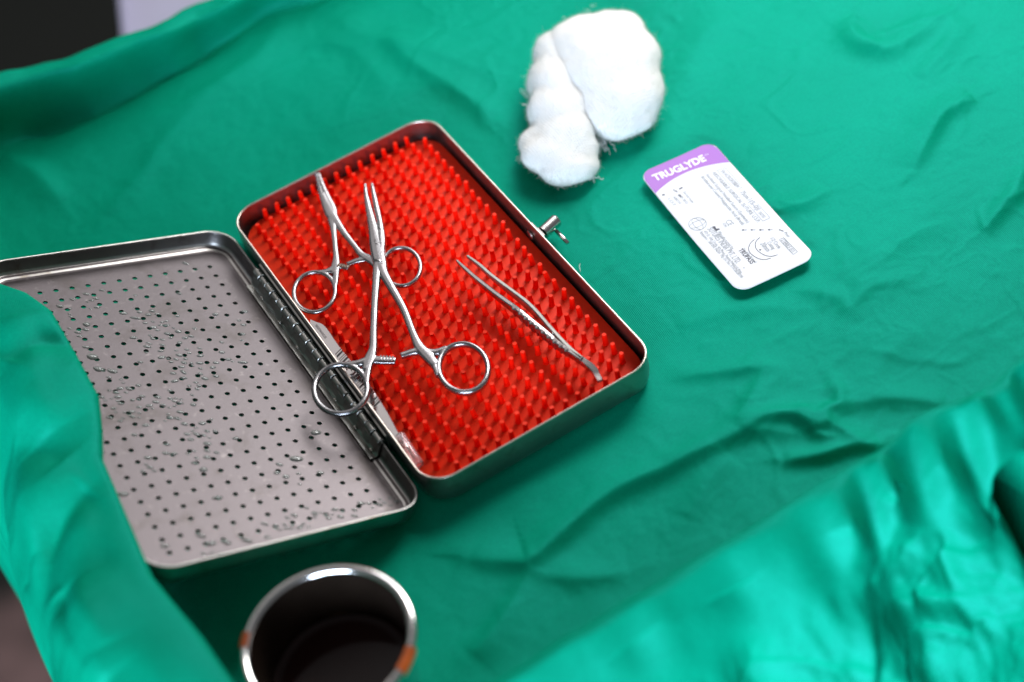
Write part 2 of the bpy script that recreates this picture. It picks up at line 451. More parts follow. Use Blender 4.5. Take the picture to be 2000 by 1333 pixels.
    # long folds of the tray floor, read off the photograph
    cr = [
        ([(905, 1085), (1010, 1095), (1040, 1090), (1110, 1030), (1190, 965), (1300, 915), (1400, 870), (1460, 845), (1560, 845)], 4.2, 11, 4.0),
        ([(1040, 1100), (1000, 1180), (960, 1240), (920, 1280)], 2.6, 8, 5),
        ([(1040, 1110), (1130, 1125), (1230, 1110)], 1.6, 8, 4),
        ([(1450, 850), (1480, 825), (1530, 815), (1580, 822), (1640, 840), (1690, 870)], 3.4, 7, 3.0),
        ([(1530, 900), (1600, 893), (1660, 875), (1720, 868)], 3.6, 6, 2.4),
        ([(1630, 740), (1640, 790), (1615, 805), (1600, 850)], 2.8, 4, 3.5),
        ([(1560, 800), (1595, 850), (1640, 855)], 2.4, 4, 3),
        ([(1640, 790), (1750, 775), (1850, 785)], 2.0, 8, 4),
        ([(1500, 720), (1470, 770), (1440, 830)], 1.8, 5, 4),
        ([(1210, 790), (1290, 740), (1400, 725), (1490, 715), (1520, 735), (1480, 790)], 1.8, 7, 3.5),
        ([(1340, 1010), (1390, 930), (1430, 890)], 1.6, 9, 6),
        ([(1590, 470), (1600, 490), (1500, 405), (1545, 400), (1600, 370), (1680, 350)], 0.0, 8, 4),
        ([(1480, 395), (1560, 400), (1620, 365)], 2.6, 9, 4),
        ([(1780, 330), (1830, 240), (1860, 210), (1905, 190)], 3.6, 11, 4),
        ([(1920, 450), (1960, 400), (1985, 370), (1998, 320)], 3.2, 6, 4),
        ([(1640, 60), (1680, 90), (1740, 95), (1800, 60), (1860, 10)], 3.4, 12, 6),
        ([(1660, 30), (1670, 70), (1720, 100)], 2.4, 5, 5),
        ([(1790, 150), (1850, 90), (1870, 30)], 2.2, 6, 8),
        ([(1560, 560), (1640, 580), (1660, 600), (1700, 560), (1780, 540)], 1.6, 6, 4),
        ([(1700, 780), (1720, 700), (1800, 640)], 1.3, 10, 6),
        ([(1330, 200), (1370, 70), (1440, 30)], 1.8, 14, 8),
        ([(760, 70), (800, 120), (900, 180), (960, 230)], 2.6, 9, 6),
        ([(620, 60), (700, 100), (760, 180)], 1.6, 12, 8),
        ([(660, 20), (700, 60), (800, 90), (1000, 150)], 2.2, 14, 8),
        ([(420, 170), (330, 260), (280, 330), (200, 420)], 1.8, 10, 7),
        ([(0, 300), (60, 330), (120, 390)], 2.4, 7, 10),
        ([(560, 20), (500, 110), (380, 190), (250, 250)], 2.0, 12, 7),
        ([(1320, 640), (1440, 600), (1560, 600)], 1.4, 9, 5),
        ([(880, 1000), (1000, 960), (1100, 930), (1180, 870)], 1.2, 10, 8),
        ([(1300, 780), (1250, 850), (1120, 930)], 1.0, 9, 8),
        ([(1650, 560), (1760, 470), (1860, 420)], 1.6, 14, 7),
    ]
    for pts, a, w1, w2 in cr:
        if a: crease(pts, a * 1.1, w1, w2)
    # hollow where the box sits (its weight flattens the cloth)
    sd = np.maximum(np.abs(x0) - 56, np.abs(y0 - 0) - 101)
    Z = np.where((H < 8), Z * sm(-4, 22, sd) - 0.4 * (1 - sm(0, 14, sd)), Z)
    sdl = np.maximum(np.abs(x0 + 80) - 28, np.abs(y0) - 101)
    Z = np.where((H < 8), np.minimum(Z, 0.1 + 6 * sm(-2, 25, sdl)), Z)
    # flat spot under the card
    cx, cy = 132, -38
    sdc = np.hypot((x0 - cx) / 24, (y0 - cy) / 48)
    Z = np.where((H < 8) & (sdc < 1.25), np.minimum(Z, 2.2 + 4 * np.maximum(0, sdc - 1)), Z)
    YY += -11 * sm(246, 256, y0) * (1 - sm(257, 274, y0)) + (y0 > 240) * 3.0 * fbm(x0 / 34 + 3, 0 * y0, 2)
    Z += sm(236, 247, y0) * (1 - sm(300, 320, y0)) * 2.2 * fbm(x0 / 30 + 9, y0 / 16, 2)
    rr2 = 1 - np.abs(fbm(x0 / 24 + .5 * vnoise(x0 / 12, y0 / 12) + 31, y0 / 15 + 12, 3))
    Z += infloor * 1.3 * np.clip(rr2 - .80, 0, 1) * (.35 + .65 * sm(-40, 200, x0)) * sm(4, 30, np.maximum(np.abs(x0) - 56, np.abs(y0) - 101))
    YY += sm(-232, -224, y0) * (1 - sm(-207, -200, y0)) * (1.2 + 2.2 * sm(20, 110, x0)) * fbm(x0 / 26 + 4, 0 * y0 + 2, 2)
    # --- left lip: crest line follows the photo
    ey_ = [-210, -162, -140, -120, -105, -85, -65, -42, -30, -12, 18, 43, 60, 74, 95, 130, 240]
    ex_ = [-158, -158.5, -160, -163, -165, -163.5, -162, -160.2, -155.5, -149.6, -149, -149, -154, -162, -163.5, -163, -160]
    bul = np.interp(y0, ey_, ex_) + 155.5
    XX += LWW * bul
    lipsel = LWW * sm(-215, -200, x0)
    Z += LWW * (3.5 * np.exp(-((y0 - 40) / 60) ** 2) + 2.4 * fbm(x0 / 26 + 2, y0 / 42, 2) * sm(-152, -168, x0))
    for pts, a, w1, w2 in [
        ([(0, 965), (34, 1033), (68, 1118), (88, 1196), (112, 1223), (129, 1262)], -9.0, 6, 6),
        ([(200, 935), (150, 985), (115, 1050), (112, 1130)], -7.0, 8, 7),
        ([(150, 1120), (166, 1160), (182, 1215), (200, 1290)], -5.0, 5, 7),
        ([(0, 745), (60, 692), (143, 690)], -5.0, 8, 10),
        ([(0, 885), (90, 885), (140, 905)], -3.5, 8, 8),
        ([(60, 1050), (70, 1110), (85, 1170)], 5.0, 6, 8),
        ([(120, 1170), (170, 1240), (220, 1333)], 5.0, 9, 9),
        ([(190, 1110), (215, 1180), (250, 1260)], 3.0, 8, 8),
        ([(30, 640), (60, 800), (100, 860)], 4.0, 14, 14)]:
        crease(pts, a * 1.25, w1, w2, 62, lipsel)
    # outer silhouette waviness on the left
    XX += -6 * np.clip(-dl.min(), 0, 1) * sm(-196, -214, x0) * fbm(y0 / 40 + 7, 0 * y0, 2)
    # --- front: line of the inner edge, bunched gathers, hanging folds
    crest = sm(-228, -214, y0) * (1 - sm(-207, -203, y0))
    XXn = x0
    g = fbm(XXn / 20 + 5, y0 / 60, 2)
    right = sm(20, 120, x0)
    out = 1 - sm(-214, -208, y0)
    Z += out * (3.0 * g * (0.35 + right) + 2.5 * fbm(XXn / 45 + 1, y0 / 40, 2)) * (y0 > -262)
    gathers = [(55, 7, 4.5), (66, 5, -5), (75, 5, 5.5), (88, 7, -4.5), (100, 7, 5.5), (112, 4, -3), (120, 5, 4), (140, 6, -3), (34, 9, 3), (10, 12, -3), (-25, 12, 2.5)]
    for gx, gw, ga in gathers:
        band = out * np.exp(-((y0 + 226) / 15) ** 2)
        Z += band * ga * 1.25 * np.exp(-((x0 - gx - 0.25 * (y0 + 222)) / gw) ** 2)
    hang = 1 - sm(-250, -226, y0)
    YY += hang * (12 * fbm(x0 / 60 + 2.2, Z / 160 + 1, 2) + 5 * vnoise(x0 / 22 + 0.01 * Z, Z / 90))
    xc = 126 + 0.09 * np.clip(25 - Z, 0, 100)
    YY += np.where(Z > -6, np.clip(-213 - YY, 0, 75), np.clip(-150 - YY, 0, 75)) * np.exp(-(np.abs(x0 - xc) / np.clip(12.5 - 0.10 * np.clip(20 - Z, 0, 100), 2.5, 20)) ** 2.4) * sm(-232, -244, y0) * sm(-95, -50, Z)
    def hcrease(pts, amp, w_):
        P = np.array([[q[0], q[2] ] for q in [onY(u, v, -240) for u, v in pts]])
        P = np.array([[q[0], q[1]] for q in spline([(a, b, 0) for a, b in P], 6)])
        b_ = np.full(XX.shape, 1e9); t_ = np.zeros(XX.shape); n = len(P) - 1
        for i in range(n):
            d = P[i + 1] - P[i]; l2 = d @ d + 1e-9
            t = np.clip(((x0 - P[i, 0]) * d[0] + (Z - P[i, 1]) * d[1]) / l2, 0, 1)
            ds = np.hypot(x0 - P[i, 0] - t * d[0], Z - P[i, 1] - t * d[1]); m = ds < b_
            b_[m] = ds[m]; t_[m] = (i + t[m]) / n
        return amp * np.exp(-(b_ / w_) ** 1.7) * np.sin(np.pi * np.clip(t_, .03, .97)) ** .5 * (y0 < -222)
    dY = 0
    for pts, amp, w_ in [([(1960, 1110), (1925, 1180), (1880, 1240), (1845, 1300)], -9, 4), ([(1985, 1130), (1950, 1200), (1900, 1270)], 7, 4), ([(1940, 1180), (1925, 1230), (1890, 1250)], -6, 3),
                         ([(1740, 940), (1745, 1000), (1740, 1040)], 8, 5), ([(1790, 900), (1800, 960), (1790, 1030)], -7, 5), ([(1820, 890), (1825, 950), (1815, 1010)], 7, 4), ([(1860, 1040), (1845, 1080), (1840, 1130)], 6, 4),
                         ([(1700, 1045), (1740, 1035), (1790, 1030)], 8, 3.5), ([(1650, 980), (1690, 1030), (1710, 1080)], -7, 6), ([(1640, 1250), (1670, 1290), (1760, 1310)], 7, 7), ([(1660, 1180), (1640, 1240), (1620, 1290)], -6, 5),
                         ([(1770, 1180), (1760, 1230), (1740, 1270)], 5, 6), ([(1240, 1230), (1260, 1260), (1300, 1333)], 6, 8), ([(1450, 1120), (1460, 1180), (1500, 1220)], 5, 8), ([(1850, 1140), (1790, 1160), (1700, 1180)], 5, 6),
                         ([(1890, 860), (1900, 920), (1880, 980)], -6, 5), ([(1930, 840), (1940, 890), (1930, 930)], 6, 4), ([(1350, 1100), (1370, 1150), (1420, 1230)], -5, 9)]:
        dY = dY + hcrease(pts, amp, w_)
    YY += dY
    hz_ = (y0 < -224) * sm(-232, -242, y0)
    rgf = 1 - np.abs(fbm(x0 / 34 + .4 * vnoise(x0 / 20, Z / 20) + 8, Z / 26 + 3, 3))
    YY += hz_ * (4.2 * np.clip(rgf - .62, 0, 1) * 2.2 + 2.1 * fbm(x0 / 12, Z / 17, 3)) * (0.45 + 0.55 * sm(0, 90, x0))
    # smooth sag near lower right: tucked fold ends
    verts = np.stack([XX, YY, Z], -1).reshape(-1, 3) * MM
    ny, nx = XX.shape
    i = np.arange(nx * ny).reshape(ny, nx)
    faces = np.stack([i[:-1, :-1], i[:-1, 1:], i[1:, 1:], i[1:, :-1]], -1).reshape(-1, 4)
    me = bpy.data.meshes.new('drape')
    me.vertices.add(len(verts)); me.vertices.foreach_set('co', verts.ravel())
    me.loops.add(faces.size); me.loops.foreach_set('vertex_index', faces.ravel().astype(np.int32))
    me.polygons.add(len(faces)); me.polygons.foreach_set('loop_start', np.arange(0, faces.size, 4, dtype=np.int32))
    me.update(calc_edges=True)
    t = empty('draped_table', (80, 20, -900), 'table with a raised tray edge under a rumpled green surgical drape', 'table')
    link('drape', me, M_cloth, t)
    # second layer hanging at the right of the front, with the dark gap between
    P = []
    for a in np.linspace(0, 1, 90):
        row = []
        for b in np.linspace(0, 1, 70):
            x = 141 + 150 * a
            zz = 40 - 300 * b
            y = -232 - 52 * sm(0.0, 0.7, b) - 16 * a - 10 * math.sin(a * 9) * (0.3 + b) + 3 * vnoise(np.array(a * 14), np.array(b * 6))
            x -= 22 * sm(0.15, 0.6, b) * (1 - a)
            row.append((x, float(y), zz))
        P.append(row)
    mb = MB(); mb.loft(P, closed=False); 
    # table below the drape
    mt = metal('table_steel', (0.5, 0.5, 0.5), 0.4)
    mb = MB()
    R = lambda z, g: [(p[0], p[1], z) for p in rrect(285 - g, 232 - g, 20, 5, 118, 28)]
    mb.loft([R(-9, 8), R(-9, 9), R(-24, 9), R(-24, 30)], True, True, True)
    mb.build('tray', mt, t)
    for sx in (-120, 350):
        for sy in (-160, 210):
            mb = MB(); mb.tube([(sx, sy, -900), (sx, sy, -24)], 11, 12); mb.build('leg', mt, t)
build_drape()

# ------------------------------------------------------------------ the steel instrument case
def build_case():
    t = empty('instrument_case', (0, 0, 0), 'open steel instrument case with hinged perforated lid, lying on the green drape', 'instrument case')
    HX, HY, Rr = 55.0, 100.0, 12.5
    def R(z, g, r=None): return [(p[0], p[1], z) for p in rrect(HX - g, HY - g, max(2, Rr - g if r is None else r), 8)]
    mb = MB()
    mb.loft([R(1.6, 0.5), R(3, 0.1), R(8, -0.3), R(15.6, 0), ])
    ext = mb
    ext.loft([R(0.0, 4.5), R(0.3, 2.2), R(1.6, 0.5)], True, True)
    ext.loft([R(15.6, 0.9), R(8, 0.6), R(3.2, 1.0), R(1.6, 2.2), R(1.0, 4.5)], True, False, True)
    ext.build('case_base', M_case, t, autos=50)
    mb = MB()
    mb.loft([R(15.6, -0.05), R(16.0, -0.03), R(16.2, 0.2), R(16.2, 0.6), R(15.95, 0.88), R(15.4, 0.9), ])
    mb.build('rolled_rim', M_rim, t)
    # lid, tilted up on its hinge
    th = 0.41506; hx, hz = -57.5, 8.5
    Dv = np.array([-math.cos(th), 0, math.sin(th)]); Nv = np.array([math.sin(th), 0, math.cos(th)])
    def W(u, y, wv): return np.array([hx, 0, hz]) + Dv * u + Nv * wv + np.array([0, y, 0])
    UW, YW, dp = 118.4, 100.6, 8.3
    uc = UW / 2
    def LR(wv, g, r=None):
        return [W(p[0] + uc, p[1], wv) for p in rrect(UW / 2 - g, YW - g, max(1.5, 12.5 - g if r is None else r), 8)]
    mb = MB()
    th0 = 0.8
    # outer shell
    mb.loft([LR(0, 0), LR(-dp + 2.0, 0), LR(-dp - 0.2, 0.9), LR(-dp - th0, 3.0)])
    mb.loft([LR(0, 0), LR(0.15, 0.4), LR(0, 0.9)])
    # inner wall with soft shoulder
    mb.loft([LR(0, 0.9), LR(-dp + 2.4, 1.0), LR(-dp + 1.2, 1.4), LR(-dp + 0.75, 2.0), LR(-dp + 0.6, 3.4), LR(-dp + 0.1, 4.2), LR(-dp, 6.0)])
    pit = 7.35
    nu, ny_ = 13, 24
    u0 = 15.1; yt = 83.8
    ua, ub = u0 - pit / 2, u0 + (nu - 0.5) * pit
    ya, yb = yt + pit / 2, yt - (ny_ - 0.5) * pit
    def clampr(ring, wv, g):
        out = []
        for p in rrect(UW / 2 - g, YW - g, 12.5 - g if g < 11 else 1.5, 8):
            out.append(W(min(max(p[0] + uc, ua), ub), min(max(p[1], yb), ya), wv))
        return out
    mb.loft([LR(-dp, 6.0), clampr(None, -dp, 6.0)])
    mb.loft([LR(-dp - th0, 3.0), clampr(None, -dp - th0, 3.0)])
    # perforated field: every hole is cut through the sheet
    rh = 1.16; SEG = 16
    for i in range(nu):
        for j in range(ny_):
            cu = u0 + i * pit; cy = yt - j * pit
            sq, ci = [], []
            for k in range(SEG):
                a = 2 * math.pi * (k + 0.0) / SEG
                c, s_ = math.cos(a), math.sin(a)
                m = max(abs(c), abs(s_)); sq.append((cu + c / m * pit / 2, cy + s_ / m * pit / 2)); ci.append((cu + c * rh, cy + s_ * rh))
            mb.loft([[W(u, y, -dp) for u, y in sq], [W(u, y, -dp) for u, y in ci],
                     [W(u, y, -dp - th0) for u, y in ci], [W(u, y, -dp - th0) for u, y in sq]])
    lid = mb.build('lid', M_lid, t, autos=55)
    lid.data.materials.append(M_case)
    for p in lid.data.polygons:
        if abs(Vector(tuple(Nv)).dot(p.normal)) < .97: p.material_index = 1
    lid['label'] = 'shallow perforated lid, wet with drops, tilted up to the left'
    mb = MB()
    mb.loft([LR(-0.3, -0.05), LR(0.1, -0.03), LR(0.28, 0.35), LR(0.1, 0.85), LR(-0.4, 0.93)])
    rb = mb.build('lid_rim', M_case, lid)
    # ---- hinge: leaves and alternating knuckles
    hy0, hy1 = 64, -62
    hg = MB()
    hg.box((-55.9, (hy0 + hy1) / 2, 8.0), 0.8, hy0 - hy1, 9.0)
    hinge = hg.build('hinge', M_hinge, t, False)
    lf = MB()
    # leaf on the inside wall of the lid
    lf.loft([[W(1.6, hy0, -0.2), W(1.6, hy1, -0.2)], [W(1.9, hy0, -dp + 2.6), W(1.9, hy1, -dp + 2.6)], [W(2.7, hy0, -dp + 1.3), W(2.7, hy1, -dp + 1.3)], [W(5.2, hy0, -dp + 0.9), W(5.2, hy1, -dp + 0.9)]], closed=False)
    lf.loft([[W(1.6, hy0, -0.2), W(1.6, hy1, -0.2)], [(-58.2, hy0, 10.6), (-58.2, hy1, 10.6)]], closed=False)
    lo = lf.build('leaf', M_hinge, hinge, False)
    md = lo.modifiers.new('sol', 'SOLIDIFY'); md.thickness = 0.0006; md.offset = 0
    n = 20; kl = (hy0 - hy1) / n
    for k in range(n):
        y1 = hy0 - k * kl - 0.25; y2 = y1 - kl + 0.5
        mb = MB(); r = 2.0
        big = k % 2 == 0
        cx_, cz_ = -58.6, 9.6
        rr = 2.1 if big else 1.75
        mb.tube([(cx_, y1, cz_), (cx_, y1 - 0.25, cz_), (cx_, y2 + 0.25, cz_), (cx_, y2, cz_)], [(rr - .3, rr - .3), (rr, rr), (rr, rr), (rr - .3, rr - .3)], 14)
        if big:
            a, b, c, d = W(1.2, y1, 1.2), W(3.4, y1, -dp + 3.2), W(3.4, y2, -dp + 3.2), W(1.2, y2, 1.2)
            mb.add([a, b, c, d, (cx_, y1, cz_ + rr), (cx_, y2, cz_ + rr)], [(0, 1, 2, 3), (4, 0, 3, 5)])
        mb.build('knuckle', M_hinge, hinge, autos=40)
    for yy in (52, 33, 14, -5, -24, -43, -58):
        c = W(3.2, yy, -dp + 2.4); mb = MB()
        for_r = [[c + Nv * 0 + np.array([0, r_ * math.cos(a), 0]) + Nv * (r_ * math.sin(a) * 0.5) - Dv * (-h) for a in np.linspace(0, 2 * math.pi, 9)[:-1]] for r_, h in ((1.2, 0), (0.9, 0.45), (0.2, 0.6))]
        mb.loft(for_r, True, False, True)
        mb.build('rivet', M_rim, hinge)
    # ---- latch on the right wall: turning barrel with a short lever
    la = MB(); la.box((56.0, 0.0, 9.0), 1.4, 11, 8); la.box((57.4, 0, 8.5), 1.6, 6, 4)
    latch = la.build('latch', M_hinge, t, False)
    p0 = np.array((57.5, 0.6, 8.0)); p1 = np.array((68.5, 4.0, 8.0))
    mb = MB(); ax = p1 - p0
    mb.tube([p0 + ax * .12, p0 + ax * .13, p0 + ax * .95, p0 + ax * 1.0], [(1.2, 1.2), (3.2, 3.2), (3.2, 3.2), (2.7, 2.7)], 20)
    mb.build('barrel', M_bright, latch, autos=40)
    q0 = at(1086, 451, 7.0); q1 = at(1110, 476, 5.0)
    mb = MB(); mb.tube([q0, q1 * .98 + q0 * .02, q1], [(.95, .95), (.95, .95), (.7, .7)], 12); mb.build('lever', M_bright, latch)
    mb = MB()
    mb.tube([(53.9, 3.5, 8), (53.4, 3.5, 8), (53.0, 3.5, 8)], [(2.6, 2.6), (2.4, 2.4), (1.0, 1.0)], 14, up=(0, 1, 0)); mb.build('rivet', M_case, latch)
    return W, dp, u0, pit, yt, lid, th
LIDW, DP, U0, PIT, YT, LIDO, TH = build_case()

# ------------------------------------------------------------------ silicone mat and its pins
def build_mat():
    t = empty('silicone_mat', (0, 0, 1.2), 'red silicone finger mat with rows of upright pins, lining the steel case', 'silicone mat')
    def R(z, g): return [(p[0], p[1], z + 3.85) for p in rrect(52.9 - g, 97.8 - g, 13, 8)]
    mb = MB(); mb.loft([R(1.15, 1.3), R(1.3, .6), R(2.3, 0), R(2.5, 0.3)], True, True, True)
    mb.build('mat_sheet', M_matm, t, autos=40)
    spots = []
    for j in range(29):
        for i in range(15):
            if (j in (0, 28)) and i in (0, 14): continue
            spots.append((-45.4 + 6.53 * i + rng.normal(0, .10), 96.3 - 6.72 * j + rng.normal(0, .10)))
    spots.sort(key=lambda p: (p[0] - CP[0]) ** 2 + (p[1] - CP[1]) ** 2)
    prof = [(1.55, 0.0), (1.28, 0.5), (1.15, 3.8), (1.07, 5.65), (0.98, 5.9)]
    S = 9
    vs = []; fs = []
    for r, z in prof:
        for k in range(S): vs.append((r * math.cos(2 * math.pi * k / S), r * math.sin(2 * math.pi * k / S), z))
    for a in range(len(prof) - 1):
        for k in range(S): fs.append((a * S + k, a * S + (k + 1) % S, (a + 1) * S + (k + 1) % S, (a + 1) * S + k))
    top = (len(prof) - 1) * S; fs.append(tuple(top + k for k in range(S)))
    me = bpy.data.meshes.new('pin'); me.from_pydata([tuple(c * MM for c in v) for v in vs], [], fs); me.update()
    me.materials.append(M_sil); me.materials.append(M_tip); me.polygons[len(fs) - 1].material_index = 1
    me.polygons.foreach_set('use_smooth', [len(p.vertices) == 4 for p in me.polygons])
    for x, y in spots[:300]:
        o = bpy.data.objects.new('pin', me); C.objects.link(o); o.parent = t
        o.location = (x * MM, y * MM, 5.05 * MM)
        o.rotation_euler = (rng.normal(0, .05), rng.normal(0, .05), rng.random() * 6)
    V = []; F = []
    for x, y in spots[300:]:
        n = len(V); ax, ay = rng.normal(0, .035, 2)
        V += [(v[0] + x + v[2] * ax, v[1] + y + v[2] * ay, v[2] + 6.25) for v in vs]
        F += [tuple(n + i for i in f) for f in fs]
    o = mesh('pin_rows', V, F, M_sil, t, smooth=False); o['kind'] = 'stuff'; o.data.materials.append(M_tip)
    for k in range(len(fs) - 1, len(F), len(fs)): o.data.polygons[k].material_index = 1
    o.data.polygons.foreach_set('use_smooth', [len(p.vertices) == 4 for p in o.data.polygons])
build_mat()

# ------------------------------------------------------------------ lettering
def text_mesh(s, size, bold=0.0):
    cu = bpy.data.curves.new('txt', 'FONT'); cu.body = s; cu.size = size; cu.offset = bold; cu.resolution_u = 3
    o = bpy.data.objects.new('txt', cu); C.objects.link(o)
    dg = bpy.context.evaluated_depsgraph_get()
    me = o.evaluated_get(dg).to_mesh()
    vs = np.array([v.co[:] for v in me.vertices]).reshape(-1, 3); fs = [tuple(p.vertices) for p in me.polygons]
    o.evaluated_get(dg).to_mesh_clear()
    bpy.data.objects.remove(o); bpy.data.curves.remove(cu)
    return vs, fs
def put_text(mb, s, p0, p1, h, upv, zoff, bold=0.0):
    """text from p0 to p1 (3-D baseline ends), cap height h, upv = direction of the letters' tops"""
    vs, fs = text_mesh(s, 1.0, bold)
    if not len(vs): return
    x0, x1 = vs[:, 0].min(), vs[:, 0].max(); hh = 0.70
    p0 = np.array(p0); p1 = np.array(p1); upv = np.array(upv) / np.linalg.norm(upv)
    d = (p1 - p0)
    out = [p0 + d * ((v[0] - x0) / (x1 - x0)) + upv * (v[1] / hh * h) + np.array([0, 0, zoff]) for v in vs]
    mb.add(out, fs)

# ------------------------------------------------------------------ haemostats
def ring_path(px_c, a, b, rot, zf, n=40):
    """closed ring traced in photo coordinates: centre, half axes, turned by rot (deg); returned as world points"""
    out = []
    for k in range(n):
        t = 2 * math.pi * k / n
        x, y = a * math.cos(t), b * math.sin(t)
        c, s = math.cos(math.radians(rot)), math.sin(math.radians(rot))
        out.append(atz(px_c[0] + c * x - s * y, px_c[1] + s * x + c * y, zf))
    return out
def remesh(o, vox=0.00032, it=2):
    md = o.modifiers.new('fuse', 'REMESH'); md.mode = 'VOXEL'; md.voxel_size = vox; md.use_smooth_shade = True
    m2 = o.modifiers.new('soft', 'SMOOTH'); m2.factor = 0.5; m2.iterations = it
def arm(name, parent, path, ring, rat, zf, hz, mat):
    """path: [(u, v, half width px)], ring: (centre, a, b, rot, band half width px), rat: [(u, v, hw)]"""
    mb = MB(); mmpx = 1.32 / 4.2
    pts = spline([tuple(atz(u, v, zf)) + (hw * mmpx,) for u, v, hw in path], 8)
    mb.tube([p[:3] for p in pts], [(p[3], min(hz, 0.55 + p[3] * 0.9)) for p in pts], 12, flat=True)
    c, a, b, rot, bw = ring
    rp = ring_path(c, a, b, rot, zf)
    mb.tube(rp, [(bw * mmpx, hz * 0.92)] * len(rp), 12, closed=True)
    pts = spline([tuple(atz(u, v, zf)) + (hw * mmpx,) for u, v, hw in rat], 6)
    mb.tube([p[:3] for p in pts], [(p[3], hz * 0.75) for p in pts], 12, flat=True)
    # webs where the ring meets the shank
    return mb

def haemostats():
    # large one on top
    zf = lambda x, y: 16.7 + max(0.0, (-x - 12)) * 0.036
    t = empty('large_hemostat', (-7, 34, 15), 'larger steel hemostat lying open on the red pins, one ring over the hinge', 'hemostat')
    mb = arm('arm', t, [(713.5, 361, 2.2), (716, 385, 4.0), (722, 415, 5.8), (729, 446, 7.5), (735, 480, 10.0), (742, 512, 10.0), (752, 540, 7.0), (787, 602, 5.6), (808, 655, 5.6), (820, 680, 7.5), (836, 697, 8.5), (850, 715, 6)],
             ((905.5, 720), 49, 46.5, 35, 4.1), [(829, 687, 6.5), (808, 688, 5.5), (783, 696, 4.6)], zf, 1.75, M_instr)
    # web to the upper side of the ring
    for pth in ([(828, 688, 6), (850, 690, 6), (872, 682, 4.5)], [(832, 694, 6), (847, 712, 5), (856, 735, 4.2)]):
        pts = spline([tuple(atz(u, v, zf)) + (hw / 3.4,) for u, v, hw in pth], 5); mb.tube([p[:3] for p in pts], [(p[3], 1.6) for p in pts], 12, flat=True)
    a1 = mb.build('arm', M_instr, t); remesh(a1)
    mb = arm('arm', t, [(726.7, 360, 2.2), (731, 383, 3.8), (737, 412, 4.6), (743, 440, 4.6), (743, 470, 8.0), (741, 500, 7.5), (737, 525, 6.5), (732.5, 590, 5.4), (730, 650, 5.4), (729, 680, 6), (722, 703, 8.5), (715, 725, 6)],
             ((666, 761), 52, 48, -8, 4.2), [(728, 703, 6.5), (748, 705, 6.2), (773, 706, 5.5)], zf, 1.6, M_instr)
    for pth in ([(722, 703, 6), (700, 711, 6), (676, 714, 4.5)], [(723, 706, 6), (719, 725, 5.5), (716, 750, 4.5)]):
        pts = spline([tuple(atz(u, v, zf)) + (hw / 3.4,) for u, v, hw in pth], 5); mb.tube([p[:3] for p in pts], [(p[3], 1.55) for p in pts], 12, flat=True)
    a2 = mb.build('arm', M_instr, t); remesh(a2)
    # ratchet teeth
    for k, u in enumerate((744, 750, 756, 762, 768)):
        p = atz(u, 704.5 + k * .4, zf) + np.array((0, 0, 1.35)); q = atz(u + 6, 705, zf) - atz(u, 704.5, zf); q /= np.linalg.norm(q)
        mb = MB(); mb.box(p + np.array((0, 0, .12)), 0.75, 2.7, 0.8, [q, np.cross((0, 0, 1), q), (0, 0, 1)]); mb.build('ratchet_tooth', M_instr, a2, False)
    # box-lock shoulders and engraving
    def strip(pth, hw, z, name, mat):
        pts = [atz(u, v, zf) + np.array((0, 0, z)) for u, v in pth]
        mb = MB(); mb.tube(pts, [(hw, 0.25)] * len(pts), 8); return mb.build(name, mat, a1)
    strip([(739, 449.5), (744, 450), (748, 452)], 0.35, 1.72, 'lock_edge', M_bright)
    strip([(733.5, 512), (741, 513.5), (747, 517)], 0.45, 1.65, 'lock_edge', M_bright)
    strip([(733.5, 514.5), (741, 516), (748, 521)], 0.35, 1.50, 'lock_shadow_gap', M_engr)
    mb = MB()
    up = atz(752, 480, zf) - atz(738, 483, zf)
    put_text(mb, 'Vissonpharma', atz(738.5, 458, zf), atz(746.5, 499, zf), 1.25, up, 1.84)
    put_text(mb, 'C.K.', atz(731.5, 473, zf), atz(735.5, 487, zf), 1.15, up, 1.84)
    mb.build('engraving', M_engr, a1, False)
    # small one below
    zf2 = lambda x, y: 13.2 + 1.0 * max(0, min(1, (y - 70) / 30))
    t = empty('small_hemostat', (-20, 50, 12), 'smaller steel hemostat with closed jaws, its right ring under the larger one', 'hemostat')
    mb = arm('arm', t, [(618.5, 339, 2.4), (624, 362, 3.8), (630, 382, 5.4), (640, 405, 8), (648, 422, 8.5), (660, 438, 6), (674, 458, 4.8), (693, 482, 4.4), (706, 498, 5.5), (720, 506, 7), (734, 515, 7), (746, 528, 5.0)],
             ((784, 522), 37.5, 37, 30, 3.3), [(718, 506, 5.5), (700, 509, 5), (678, 517, 4)], zf2, 1.2, M_instr)
    for pth in ([(722, 507, 6), (738, 510, 5), (752, 502, 4)], [(727, 512, 6), (743, 530, 4.5), (752, 541, 3.6)]):
        pts = spline([tuple(atz(u, v, zf2)) + (hw / 3.4,) for u, v, hw in pth], 5); mb.tube([p[:3] for p in pts], [(p[3], 1.15) for p in pts], 12, flat=True)
    b1 = mb.build('arm', M_instr, t); remesh(b1, 0.0003)
    mb = arm('arm', t, [(622.5, 339, 2.2), (631, 365, 3.6), (640, 390, 6), (648, 412, 8), (649, 430, 7), (651.5, 450, 4.8), (655, 485, 4.2), (656.5, 505, 5), (655, 522, 7), (654, 535, 6)],
             ((614.5, 571), 41, 38.5, -30, 3.5), [(657, 520, 5), (668, 521, 4.5), (681, 524, 4)], zf2, 1.1, M_instr)
    for pth in ([(656, 522, 6), (640, 531, 5.5), (622, 533, 3.8)], [(656, 524, 5.5), (656, 545, 4.8), (654, 565, 3.6)]):
        pts = spline([tuple(atz(u, v, zf2)) + (hw / 3.4,) for u, v, hw in pth], 5); mb.tube([p[:3] for p in pts], [(p[3], 1.05) for p in pts], 12, flat=True)
